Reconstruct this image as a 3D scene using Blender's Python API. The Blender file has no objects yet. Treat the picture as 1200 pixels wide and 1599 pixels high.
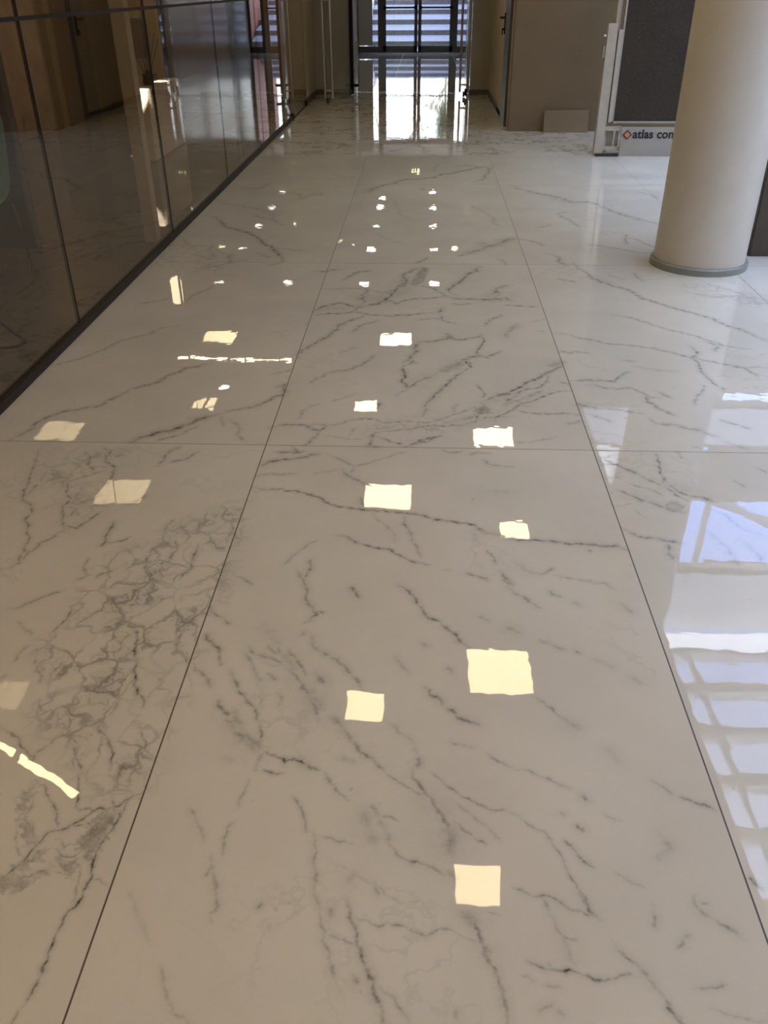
import bpy, bmesh, math, random
import numpy as np
from mathutils import Matrix, Vector

# ------------------------------------------------------------------ scene, camera, world, lights
S = bpy.context.scene
C = S.collection
random.seed(4)
RNG = np.random.default_rng(11)
F, CH, PITCH, YAW, ROLL = 1313.276, 1.44055, 0.560092, -0.0471616, -0.0057461
XL, Y0 = -0.56522, 2.74458          # first long joint and first cross joint of the 1.2 x 2.4 m slabs
XG = -1.66                          # outer edge of the glass wall's base channel
cp, sp = math.cos(PITCH), math.sin(PITCH)
cy, sy = math.cos(YAW), math.sin(YAW)
cr, sr = math.cos(ROLL), math.sin(ROLL)
ZR = np.array([[cy, sy, 0], [-sy, cy, 0], [0, 0, 1.0]])
_f, _u, _r = ZR @ np.array([0, cp, -sp]), ZR @ np.array([0, sp, cp]), ZR @ np.array([1.0, 0, 0])
RV, UV, FV = cr * _r + sr * _u, -sr * _r + cr * _u, _f
cam = bpy.data.cameras.new('camera')
cam.sensor_fit = 'VERTICAL'; cam.sensor_height = 36.0; cam.sensor_width = 27.0
cam.lens = F / 1599 * 36.0
cam.clip_start = 0.05; cam.clip_end = 400
co = bpy.data.objects.new('camera', cam); C.objects.link(co)
m = Matrix.Identity(4)
for i in range(3):
    m[i][0], m[i][1], m[i][2] = RV[i], UV[i], -FV[i]
m[0][3], m[1][3], m[2][3] = 0, 0, CH
co.matrix_world = m
S.camera = co
S.view_settings.view_transform = 'Standard'
S.view_settings.look = 'None'
S.view_settings.gamma = 1.0
S.view_settings.use_curve_mapping = False
S.view_settings.exposure = 0.0
S.cycles.max_bounces = 10
S.cycles.glossy_bounces = 6
S.cycles.transmission_bounces = 8
S.cycles.transparent_max_bounces = 24
S.cycles.sample_clamp_indirect = 6.0
S.cycles.blur_glossy = 0.0
S.cycles.caustics_reflective = False
S.cycles.caustics_refractive = False

world = bpy.data.worlds.new('sky'); S.world = world
world.use_nodes = True
wn = world.node_tree; wn.nodes.clear()
wo = wn.nodes.new('ShaderNodeOutputWorld'); wb = wn.nodes.new('ShaderNodeBackground')
tc = wn.nodes.new('ShaderNodeTexCoord'); sx = wn.nodes.new('ShaderNodeSeparateXYZ'); rp = wn.nodes.new('ShaderNodeValToRGB')
wn.links.new(tc.outputs['Generated'], sx.inputs[0]); wn.links.new(sx.outputs['Z'], rp.inputs[0])
e = rp.color_ramp.elements
e[0].position = 0.0; e[0].color = (1.0, 0.99, 0.96, 1)
e[1].position = 1.0; e[1].color = (1.6, 1.9, 2.6, 1)
for ps, cl in ((0.18, (0.85, 0.90, 1.0, 1)), (0.45, (0.28, 0.48, 1.2, 1)), (0.62, (0.42, 0.58, 1.12, 1)), (0.72, (0.60, 0.74, 1.12, 1)), (0.855, (0.60, 0.74, 1.1, 1)), (0.92, (1.4, 1.7, 2.4, 1))):
    q = e.new(ps); q.color = cl
wb.inputs['Strength'].default_value = 5.2
dt = wn.nodes.new('ShaderNodeVectorMath'); dt.operation = 'DOT_PRODUCT'; dt.inputs[1].default_value = (0.87, -0.10, 0.48)
wn.links.new(tc.outputs['Generated'], dt.inputs[0])
gm = wn.nodes.new('ShaderNodeMapRange'); gm.interpolation_type = 'SMOOTHSTEP'; gm.inputs['From Min'].default_value = 0.62; gm.inputs['From Max'].default_value = 0.96
wn.links.new(dt.outputs['Value'], gm.inputs[0])
gx = wn.nodes.new('ShaderNodeMix'); gx.data_type = 'RGBA'; gx.inputs['B'].default_value = (1.0, 0.98, 0.92, 1)
wn.links.new(gm.outputs[0], gx.inputs['Factor']); wn.links.new(rp.outputs[0], gx.inputs['A'])
wn.links.new(gx.outputs['Result'], wb.inputs[0]); wn.links.new(wb.outputs[0], wo.inputs[0])

def lamp(name, kind, loc, energy, color, target=None, **kw):
    l = bpy.data.lights.new(name, kind); l.energy = energy; l.color = color
    for k, v in kw.items(): setattr(l, k, v)
    o = bpy.data.objects.new(name, l); C.objects.link(o); o.location = loc
    if target is not None:
        o.rotation_euler = (Vector(target) - Vector(loc)).to_track_quat('-Z', 'Y').to_euler()
    return o
lamp('sun', 'SUN', (20, 6, 14), 22.0, (1.0, 0.97, 0.94), target=(3.5, 8, 5.0), angle=0.01)
def portal(loc, target, sx_, sy_):
    o = lamp('sky_portal', 'AREA', loc, 1, (1, 1, 1), target=target, shape='RECTANGLE', size=sx_, size_y=sy_)
    o.data.cycles.is_portal = True
    return o
portal((4.4, 4.4, 7.36), (4.4, 4.4, 0), 4.6, 12.4)
portal((5.1, 10.7, 5.5), (5.1, 0, 5.5), 2.6, 1.3)
portal((-0.3, 23.98, 1.3), (-0.3, 0, 1.3), 2.8, 2.3)

# ------------------------------------------------------------------ materials
def mat(name, col, rough=0.5, metal=0.0, var=0.06, scale=6.0, spec=0.5, bump=0.0, coat=0.0, emit=None, estr=0.0, stretch=None):
    M = bpy.data.materials.new(name); M.use_nodes = True
    n = M.node_tree.nodes; L = M.node_tree.links
    b = n['Principled BSDF']
    b.inputs['Roughness'].default_value = rough; b.inputs['Metallic'].default_value = metal
    b.inputs['Specular IOR Level'].default_value = spec
    b.inputs['Coat Weight'].default_value = coat; b.inputs['Coat Roughness'].default_value = 0.05
    t = n.new('ShaderNodeTexCoord'); no = n.new('ShaderNodeTexNoise'); no.inputs['Scale'].default_value = scale
    no.inputs['Detail'].default_value = 5
    src = t.outputs['Object']
    if stretch:
        mp = n.new('ShaderNodeMapping'); mp.inputs['Scale'].default_value = stretch
        L.new(src, mp.inputs[0]); src = mp.outputs[0]
    L.new(src, no.inputs['Vector'])
    r = n.new('ShaderNodeValToRGB')
    r.color_ramp.elements[0].position = 0.3; r.color_ramp.elements[1].position = 0.7
    r.color_ramp.elements[0].color = (*[max(0, c * (1 - var)) for c in col], 1)
    r.color_ramp.elements[1].color = (*[min(1, c * (1 + var)) for c in col], 1)
    L.new(no.outputs['Fac'], r.inputs[0]); L.new(r.outputs[0], b.inputs['Base Color'])
    if bump:
        bp = n.new('ShaderNodeBump'); bp.inputs['Distance'].default_value = bump; bp.inputs['Strength'].default_value = 1
        L.new(no.outputs['Fac'], bp.inputs['Height']); L.new(bp.outputs[0], b.inputs['Normal'])
    if emit:
        b.inputs['Emission Color'].default_value = (*emit, 1); b.inputs['Emission Strength'].default_value = estr
    return M

def glass_mat(name, tint, ior=1.5, rough=0.0):
    M = bpy.data.materials.new(name); M.use_nodes = True
    n = M.node_tree.nodes; L = M.node_tree.links; n.clear()
    o = n.new('ShaderNodeOutputMaterial'); mx = n.new('ShaderNodeMixShader'); fr = n.new('ShaderNodeFresnel')
    tr = n.new('ShaderNodeBsdfTransparent'); gl = n.new('ShaderNodeBsdfGlossy')
    geo = n.new('ShaderNodeNewGeometry'); mi = n.new('ShaderNodeMix'); mi.data_type = 'FLOAT'
    fr.inputs['IOR'].default_value = ior; tr.inputs[0].default_value = (*tint, 1)
    gl.inputs['Roughness'].default_value = rough; gl.inputs[0].default_value = (1, 1, 1, 1)
    # seen from inside the pane the surface only lets light out (the second reflection is already in the first)
    m1 = n.new('ShaderNodeMath'); m1.operation = 'SUBTRACT'; m1.inputs[0].default_value = 1.0
    m2 = n.new('ShaderNodeMath'); m2.operation = 'MULTIPLY'
    m3 = n.new('ShaderNodeMath'); m3.operation = 'MULTIPLY'; m3.inputs[1].default_value = 1.25; m3.use_clamp = True
    L.new(geo.outputs['Backfacing'], m1.inputs[1]); L.new(fr.outputs[0], m3.inputs[0])
    L.new(m3.outputs[0], m2.inputs[0]); L.new(m1.outputs[0], m2.inputs[1])
    L.new(m2.outputs[0], mx.inputs[0]); L.new(tr.outputs[0], mx.inputs[1]); L.new(gl.outputs[0], mx.inputs[2])
    L.new(mx.outputs[0], o.inputs[0])
    return M

def emit_mat(name, col, strength, edge=0.06):
    M = bpy.data.materials.new(name); M.use_nodes = True
    n = M.node_tree.nodes; L = M.node_tree.links; n.clear()
    o = n.new('ShaderNodeOutputMaterial'); em = n.new('ShaderNodeEmission')
    t = n.new('ShaderNodeTexCoord'); no = n.new('ShaderNodeTexNoise'); no.inputs['Scale'].default_value = 2.0
    mr = n.new('ShaderNodeMapRange'); mr.inputs['To Min'].default_value = strength * (1 - edge); mr.inputs['To Max'].default_value = strength * (1 + edge)
    L.new(t.outputs['Object'], no.inputs[0]); L.new(no.outputs['Fac'], mr.inputs[0]); L.new(mr.outputs[0], em.inputs['Strength'])
    em.inputs[0].default_value = (*col, 1); L.new(em.outputs[0], o.inputs[0])
    return M

WARM = (1.0, 0.78, 0.43)
M = dict(
    wall=mat('warm_white_paint', (0.46, 0.39, 0.28), 0.6, scale=3),
    brownwall=mat('taupe_paint', (0.185, 0.14, 0.085), 0.55, scale=2),
    gloss=mat('gloss_painted_panel', (0.36, 0.34, 0.30), 0.12, scale=2, coat=0.6),
    seg=mat('satin_panel', (0.36, 0.31, 0.26), 0.22, scale=2, coat=0.3),
    ceil=mat('ceiling_paint', (0.60, 0.49, 0.36), 0.8, scale=2),
    white=mat('white_paint', (0.80, 0.83, 0.86), 0.7, scale=2),
    steel=mat('brushed_steel', (0.55, 0.52, 0.47), 0.28, metal=1.0, scale=30, stretch=(1, 1, 0.05)),
    dsteel=mat('dark_metal', (0.045, 0.038, 0.032), 0.4, metal=0.4, scale=20),
    frame=mat('anthracite_door_frame', (0.06, 0.058, 0.05), 0.4, scale=10),
    black=mat('black_plastic', (0.012, 0.011, 0.010), 0.6, scale=20, spec=0.15),
    channel=mat('bronze_base_channel', (0.022, 0.017, 0.012), 0.6, scale=20, spec=0.2),
    skirt=mat('grey_brown_skirting', (0.09, 0.075, 0.055), 0.4, scale=10),
    col=mat('ivory_column_plaster', (0.50, 0.465, 0.405), 0.5, var=0.03, scale=9, bump=0.0008),
    ring=mat('grey_stone_ring', (0.20, 0.21, 0.20), 0.35, scale=20),
    stand=mat('white_stand_metal', (0.40, 0.36, 0.29), 0.45, scale=20),
    board=mat('white_sign_board', (0.30, 0.275, 0.235), 0.5, var=0.03, scale=5),
    ink=mat('black_lettering', (0.01, 0.009, 0.012), 0.4, scale=30),
    red=mat('dark_red_emblem', (0.16, 0.03, 0.015), 0.4, scale=30),
    orange=mat('tan_emblem_centre', (0.42, 0.25, 0.14), 0.4, scale=30),
    alu=mat('aluminium_edge', (0.45, 0.43, 0.38), 0.35, metal=0.7, scale=20),
    plinth=mat('white_lacquer', (0.72, 0.68, 0.60), 0.35, scale=5),
    gold=mat('ochre_timber', (0.42, 0.28, 0.10), 0.4, scale=8, stretch=(6, 6, 0.3)),
    brick=mat('red_brick_paint', (0.26, 0.10, 0.06), 0.6, scale=12, stretch=(1, 1, 6)),
    brown=mat('brown_slab', (0.34, 0.24, 0.16), 0.45, scale=4, var=0.2),
    dark=mat('dark_slab', (0.05, 0.042, 0.034), 0.45, scale=4, var=0.2),
    teal=mat('teal_shell_plastic', (0.10, 0.22, 0.22), 0.4, scale=6),
    rod=mat('black_powder_coated_rod', (0.01, 0.009, 0.008), 0.4, scale=20),
    counter=mat('dark_brown_veneer', (0.055, 0.040, 0.028), 0.4, scale=8, stretch=(8, 1, 1), var=0.2),
    pane=glass_mat('clear_glass', (0.93, 0.95, 0.95)),
    glass=glass_mat('bronze_tinted_glass', (0.84, 0.79, 0.72)),
    roofbar=mat('pale_roof_beam', (0.55, 0.56, 0.56), 0.5, scale=5),
    stoneb=mat('blue_grey_step_stone', (0.13, 0.14, 0.18), 0.7, scale=9, var=0.12),
    stonec=mat('rough_grey_riser_stone', (0.10, 0.10, 0.10), 0.8, scale=14, var=0.25),
    nosing=mat('pale_worn_step_edge', (0.38, 0.38, 0.40), 0.6, scale=20),
    leaf=mat('dark_evergreen_leaves', (0.035, 0.06, 0.02), 0.6, scale=30, var=0.5),
    bark=mat('pale_bark', (0.20, 0.17, 0.12), 0.8, scale=30, var=0.3),
    render_=mat('pale_outside_render', (0.55, 0.55, 0.52), 0.8, scale=4, var=0.15),
    gravel=mat('sunlit_gravel', (0.50, 0.46, 0.38), 0.9, scale=40, var=0.3),
    panel_e=emit_mat('warm_led_diffuser', WARM, 15.0),
    amber_fill_e=emit_mat('amber_fill_diffuser', (1.0, 0.60, 0.17), 24.0),  # for the unseen left panels added to warm the floor
    spot_e=emit_mat('downlight_lens', (1.0, 0.95, 0.85), 22.0),
    dim_e=emit_mat('frosted_tube', (1.0, 0.78, 0.50), 40.0),
    sconce_e=emit_mat('sconce_glow', (1.0, 0.84, 0.62), 9.0),
    exit_e=emit_mat('exit_sign_light', (0.95, 1.0, 0.45), 5.0),
)
# terrazzo / speckled sample slab
def speckle(name, base, dots, scale=260, thr=0.80):
    M_ = mat(name, base, 0.65, scale=3, var=0.15, spec=0.2)
    n = M_.node_tree.nodes; L = M_.node_tree.links; b = n['Principled BSDF']
    t = n.new('ShaderNodeTexCoord'); v = n.new('ShaderNodeTexNoise'); v.inputs['Scale'].default_value = scale; v.inputs['Detail'].default_value = 1
    cr_ = n.new('ShaderNodeMapRange'); cr_.inputs['From Min'].default_value = thr - 0.12; cr_.inputs['From Max'].default_value = thr - 0.06
    mx = n.new('ShaderNodeMix'); mx.data_type = 'RGBA'
    old = b.inputs['Base Color'].links[0].from_socket
    L.new(t.outputs['Object'], v.inputs['Vector']); L.new(v.outputs['Fac'], cr_.inputs[0]); L.new(cr_.outputs[0], mx.inputs['Factor'])
    L.new(old, mx.inputs['A']); mx.inputs['B'].default_value = (*dots, 1); L.new(mx.outputs['Result'], b.inputs['Base Color'])
    return M_
M['speck'] = speckle('dark_speckled_slab', (0.034, 0.025, 0.017), (0.075, 0.065, 0.052), 150, 0.74)
M['terr'] = speckle('grey_terrazzo_slab', (0.16, 0.14, 0.12), (0.34, 0.30, 0.26), 60, 0.72)
# frosted roof pane: lets sunlight through, scattered
fr_ = bpy.data.materials.new('frosted_roof_pane'); fr_.use_nodes = True
n = fr_.node_tree.nodes; L = fr_.node_tree.links; n.clear()
o_ = n.new('ShaderNodeOutputMaterial'); t_ = n.new('ShaderNodeBsdfTranslucent'); t_.inputs[0].default_value = (0.95, 0.95, 0.93, 1)
nz = n.new('ShaderNodeTexNoise'); nz.inputs['Scale'].default_value = 3
hs = n.new('ShaderNodeValToRGB'); hs.color_ramp.elements[0].color = (0.9, 0.9, 0.86, 1); hs.color_ramp.elements[1].color = (1, 1, 1, 1)
L.new(nz.outputs['Fac'], hs.inputs[0]); L.new(hs.outputs[0], t_.inputs[0]); L.new(t_.outputs[0], o_.inputs[0])
M['frost'] = fr_

# ------------------------------------------------------------------ mesh helpers
class MB:
    def __init__(s): s.b = bmesh.new()
    def box(s, x0, x1, y0, y1, z0, z1, bev=0.0):
        vs = [s.b.verts.new((x, y, z)) for z in (z0, z1) for y in (y0, y1) for x in (x0, x1)]
        fs = [(0, 2, 3, 1), (4, 5, 7, 6), (0, 1, 5, 4), (2, 6, 7, 3), (0, 4, 6, 2), (1, 3, 7, 5)]
        ff = [s.b.faces.new([vs[i] for i in f]) for f in fs]
        if bev:
            es = list({e for f in ff for e in f.edges})
            bmesh.ops.bevel(s.b, geom=es, offset=bev, segments=2, affect='EDGES')
        return s
    def prism(s, pts, axis, a, b):
        """closed outline pts (u, v) extruded between a and b along axis 0/1/2"""
        def P(u, v, w):
            q = [0, 0, 0]; k = [i for i in range(3) if i != axis]; q[k[0]] = u; q[k[1]] = v; q[axis] = w; return q
        A = [s.b.verts.new(P(u, v, a)) for u, v in pts]; B = [s.b.verts.new(P(u, v, b)) for u, v in pts]
        k = len(pts)
        for i in range(k): s.b.faces.new((A[i], A[(i + 1) % k], B[(i + 1) % k], B[i]))
        s.b.faces.new(A[::-1]); s.b.faces.new(B)
        return s
    def tube(s, pts, r, seg=10, r2=None):
        pts = [Vector(p) for p in pts]; rings = []
        for i, p in enumerate(pts):
            t = (pts[min(i + 1, len(pts) - 1)] - pts[max(i - 1, 0)]).normalized()
            up = Vector((0, 0, 1)) if abs(t.z) < 0.9 else Vector((1, 0, 0))
            a = t.cross(up).normalized(); b = t.cross(a)
            rr = r if r2 is None else r + (r2 - r) * i / max(1, len(pts) - 1)
            rings.append([s.b.verts.new(p + (a * math.cos(2 * math.pi * k / seg) + b * math.sin(2 * math.pi * k / seg)) * rr) for k in range(seg)])
        for A, B in zip(rings, rings[1:]):
            for k in range(seg): s.b.faces.new((A[k], A[(k + 1) % seg], B[(k + 1) % seg], B[k]))
        s.b.faces.new(rings[0][::-1]); s.b.faces.new(rings[-1])
        return s
    def lathe(s, prof, cx, cy_, seg=64):
        rings = [[s.b.verts.new((cx + r * math.cos(2 * math.pi * k / seg), cy_ + r * math.sin(2 * math.pi * k / seg), z)) for k in range(seg)] for r, z in prof]
        for A, B in zip(rings, rings[1:]):
            for k in range(seg): s.b.faces.new((A[k], A[(k + 1) % seg], B[(k + 1) % seg], B[k]))
        s.b.faces.new(rings[0][::-1]); s.b.faces.new(rings[-1])
        return s
    def build(s, name, m, parent=None, smooth=False):
        bmesh.ops.recalc_face_normals(s.b, faces=s.b.faces)
        me = bpy.data.meshes.new(name); s.b.to_mesh(me); s.b.free()
        me.materials.append(m)
        if smooth:
            me.shade_smooth()
            me.set_sharp_from_angle(angle=math.radians(35))
        o = bpy.data.objects.new(name, me); C.objects.link(o)
        if parent is not None:
            o.parent = parent; o.matrix_parent_inverse = Matrix.Translation(-parent.location)
        return o
def tag(o, label, cat, group=None):
    o['label'] = label; o['category'] = cat
    if group: o['group'] = group
    return o
def empty(name, loc, label, cat, group=None):
    o = bpy.data.objects.new(name, None); o.empty_display_size = 0.1; C.objects.link(o); o.location = loc
    return tag(o, label, cat, group)
def struct(o):
    o['kind'] = 'structure'; return o
def wall(name, axis, at, thick, u0, u1, z0, z1, m, holes=()):
    """wall in the plane axis=at (its visible face), rectangular holes (u0, u1, z0, z1)"""
    us = sorted({u0, u1, *[h[0] for h in holes], *[h[1] for h in holes]})
    zs = sorted({z0, z1, *[h[2] for h in holes], *[h[3] for h in holes]})
    B = MB()
    for a, b in zip(us, us[1:]):
        for c, d in zip(zs, zs[1:]):
            um, zm = (a + b) / 2, (c + d) / 2
            if any(h[0] < um < h[1] and h[2] < zm < h[3] for h in holes): continue
            if axis == 'y': B.box(a, b, min(at, at + thick), max(at, at + thick), c, d)
            else: B.box(min(at, at + thick), max(at, at + thick), a, b, c, d)

    return struct(B.build(name, m))

# ------------------------------------------------------------------ floor: traced marble veins on polished slabs
def ground(x, y, z=0.0):
    d = FV + RV * (x - 600) / F - UV * (y - 799.5) / F
    t = (CH - z) / -d[2]
    return np.array([d[0] * t, d[1] * t])
def pxm(x, y):
    d = FV + RV * (x - 600) / F - UV * (y - 799.5) / F
    return F / (CH / -d[2])            # pixels per metre across, at that floor point
V = []      # (strength, width in photo pixels, points)
def v(s, w, txt): V.append((s, w, [tuple(map(float, q.split(','))) for q in txt.split()]))
# near left slab
v(.85,2.2,'223,1238 207,1243 195,1250 185,1259 165,1264 155,1261 140,1272 120,1284 105,1293 90,1297 70,1305 58,1318 45,1335 30,1350 12,1365 -4,1378')
v(.95,2.4,'223,1238 200,1250 190,1270 178,1290 165,1305 155,1322 148,1340 143,1358 138,1378 130,1392 122,1410 108,1422 98,1438 88,1458 78,1483 70,1505 60,1530 50,1550 35,1572 25,1587 16,1602')
v(.5,1.8,'125,1350 124,1370 119,1392 112,1410'); v(.7,1.8,'90,1325 98,1338 115,1338 132,1330 140,1340')
v(.6,1.8,'110,1290 130,1288 143,1297 145,1310'); v(.7,2,'55,1218 72,1240 84,1255 88,1278 90,1296')
v(.75,2.2,'125,1200 123,1225 122,1245 118,1260 125,1266 140,1262 155,1268'); v(.5,1.6,'140,1377 155,1373 170,1384')
v(.5,2,'52,1240 38,1275 52,1290 52,1305 60,1320'); v(.6,1.8,'20,1372 45,1370 60,1362 78,1357'); v(.5,3,'178,1240 180,1270 165,1290 160,1310')
v(.5,1.6,'85,1358 100,1364 112,1367'); v(.6,3,'192,1262 182,1285 170,1300'); v(.4,1.6,'25,1285 24,1310 30,1335 42,1340')
# network slab
for t in ('10,951 30,949 50,940 75,930 100,922','75,990 95,975 108,960 110,948 118,945','57,1037 65,1055 65,1067','85,1050 97,1035','0,1062 8,1055',
          '275,1012 280,995 285,985','270,1015 285,1020 292,1035','220,1140 225,1155 242,1183','120,1120 108,1135 105,1145 115,1155 120,1160',
          '112,1160 115,1199','120,1165 127,1203','60,705 52,730 45,750 38,770 42,785 50,797 40,810 42,825 38,855 30,880 15,888 0,887',
          '162,698 165,715 178,728 178,740 165,760','135,705 137,725 145,735','100,750 103,770 98,790 97,815 100,830','100,820 120,825 140,812 160,798',
          '100,828 70,845 45,862 30,880','160,850 190,845 205,838','250,845 238,858 228,875 225,890','277,840 275,860 260,875 250,890 245,905',
          '245,728 260,710 285,697','265,722 290,718 310,705','150,903 175,892','0,1135 20,1148 35,1168 50,1190'): v(.62,2.4,t)
for t in ('200,977 212,985 215,1000 215,1030','215,1030 210,1050 215,1075 222,1105','178,812 170,830 165,845 158,853','310,850 302,870 295,890 280,905','152,1130 165,1150 175,1170 172,1203'): v(.8,2.8,t)
for t in ('25,970 40,983 50,990','20,1035 35,1015 45,1008','60,1010 55,1035','38,775 58,757','100,755 130,745 165,735','103,775 125,770','100,790 120,795 110,805 98,803',
          '370,800 362,830 355,850','140,870 130,885 135,900','270,810 260,820 255,830','120,905 140,898','230,772 200,788','62,1090 65,1110','75,1070 80,1050','120,1105 112,1110 115,1090 125,1080',
          '140,1135 150,1128 165,1120 180,1105 190,1085 200,1070 210,1055','75,1165 90,1148','55,1178 72,1165','130,1185 115,1190'): v(.48,2.6,t)
# near centre slab, lower half
for s,w,t in ((.4,3,'295,1262 303,1270 310,1290 318,1312'),(.5,3,'390,1215 380,1240 372,1262'),(.5,2.6,'368,1283 355,1292 350,1315 347,1338'),(.4,5,'330,1335 332,1355 337,1380 340,1415 330,1440'),
 (.4,3,'332,1350 322,1368'),(.2,5,'203,1390 210,1415 225,1450 235,1475'),(.35,4,'250,1505 257,1545 268,1582'),(.3,3,'268,1582 290,1590 295,1600'),(.75,2.6,'410,1202 425,1207 442,1207'),
 (.5,2.6,'458,1242 470,1262 477,1282 478,1300'),(.42,4,'490,1300 493,1325 491,1350 491,1385 495,1405 500,1430 508,1455 515,1490 520,1515 530,1548'),
 (.45,2.4,'491,1303 510,1308 530,1315 552,1318'),(.62,4.5,'540,1400 542,1405 547,1420 552,1445 557,1470 565,1495 573,1515 583,1545 595,1570 597,1603'),(.4,3.4,'575,1520 600,1550 625,1575 642,1603'),
 (.5,2.4,'510,1460 530,1466 553,1475'),(.5,2.6,'555,1433 575,1438 590,1447 605,1440 625,1445 645,1455 665,1462 690,1450 710,1455 730,1465 745,1470'),(.25,2.6,'625,1445 655,1460 670,1468'),
 (.5,3,'505,1203 515,1218 522,1228 545,1250'),(.5,2.2,'580,1258 593,1272 610,1275 625,1283'),(.3,14,'560,1265 572,1285 583,1310'),(.4,5,'590,1280 603,1300 608,1310'),(.35,8,'576,1258 590,1275'),(.5,3,'603,1315 615,1325 622,1336 650,1345 670,1353 690,1365 703,1370'),
 (.5,2.4,'593,1200 605,1210 630,1225 655,1240 665,1243'),(.6,4,'645,1200 644,1215 655,1225 668,1242 680,1260 692,1275 700,1290 703,1310 705,1330'),(.3,14,'698,1290 703,1330'),(.5,2.4,'705,1280 725,1298 745,1313 760,1318'),
 (.5,2.4,'670,1205 695,1225 720,1242 745,1255 770,1265 800,1271'),(.3,3,'700,1240 715,1255 745,1280 760,1290 782,1318'),(.55,5,'730,1415 738,1440 748,1460 757,1480 763,1500 775,1515 782,1540 790,1570 793,1602'),
 (.35,16,'728,1415 738,1440'),(.3,10,'752,1470 765,1505'),(.35,10,'692,1362 712,1372'),(.3,2.6,'755,1425 780,1430'),(.3,10,'550,1353 545,1375'),(.4,5,'585,1378 592,1395'),(.35,7,'520,1415 517,1430'),(.22,3,'510,1340 540,1355 560,1368 585,1380 600,1395 625,1410 655,1407 670,1425 685,1445'),
 (.4,5,'548,1520 558,1533'),(.5,2.4,'800,1200 825,1203 845,1213 870,1223 890,1231'),(.5,2.4,'800,1271 820,1283 850,1298 862,1312 873,1330 883,1352 895,1375 905,1390 918,1412 930,1428 937,1436'),(.6,3.4,'905,1388 918,1412 930,1430 937,1437'),
 (.65,3,'880,1312 895,1325 912,1345 928,1355'),(.4,2.6,'960,1362 978,1373 990,1380 1005,1385'),(.55,2.6,'800,1385 815,1390 840,1400 860,1400 880,1412 900,1422 925,1430'),(.35,3,'843,1398 855,1415 868,1440 880,1465 890,1485 900,1515'),(.2,9,'868,1440 885,1480 900,1512'),
 (.4,2.6,'875,1462 900,1468'),(.75,2.8,'820,1500 840,1508 860,1514 890,1514 905,1520 930,1531 945,1532 970,1523 985,1521'),(.35,2.6,'812,1522 835,1532'),(.45,3.2,'850,1539 875,1540'),(.4,4,'962,1473 972,1488 985,1500 1000,1513 1020,1535 1040,1560 1050,1580 1070,1603'),
 (.65,3.4,'1042,1568 1055,1588 1068,1600'),(.7,4.5,'1000,1510 1010,1522'),(.42,4.5,'1085,1398 1088,1415 1105,1430 1120,1438 1140,1450 1160,1465'),(.4,4,'1092,1410 1104,1411'),(.5,4,'1020,1412 1025,1418'),(.6,3.6,'1021,1425 1022,1446'),
 (.5,3.4,'1080,1458 1068,1465 1060,1480'),(.5,2.6,'1085,1545 1105,1543 1120,1543 1135,1538'),(.25,9,'1025,1295 1040,1310 1045,1325 1030,1340'),(.35,3,'1015,1218 1035,1228 1050,1240'),(.65,2.8,'1060,1244 1080,1251 1100,1256 1118,1265'),(.38,2.6,'1110,1575 1140,1585 1170,1592 1200,1594'),
 (.55,5,'898,1287 911,1297'),(.9,4,'878,1270 880,1272'),(.55,4,'906,1241 915,1248'),(.3,2.4,'940,1265 970,1282'),(.4,4,'840,1585 862,1570'),(.9,2.6,'1165,1370 1178,1378 1192,1391'),(.8,3,'857,1505 861,1509'),(.8,3.4,'561,1547 564,1549'),(.5,6,'420,1445 422,1450'),(.5,5,'402,1420 408,1412'),(.4,5,'715,1592 712,1580'),(.3,5,'870,1575 880,1585')): v(s,w,t)
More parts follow.
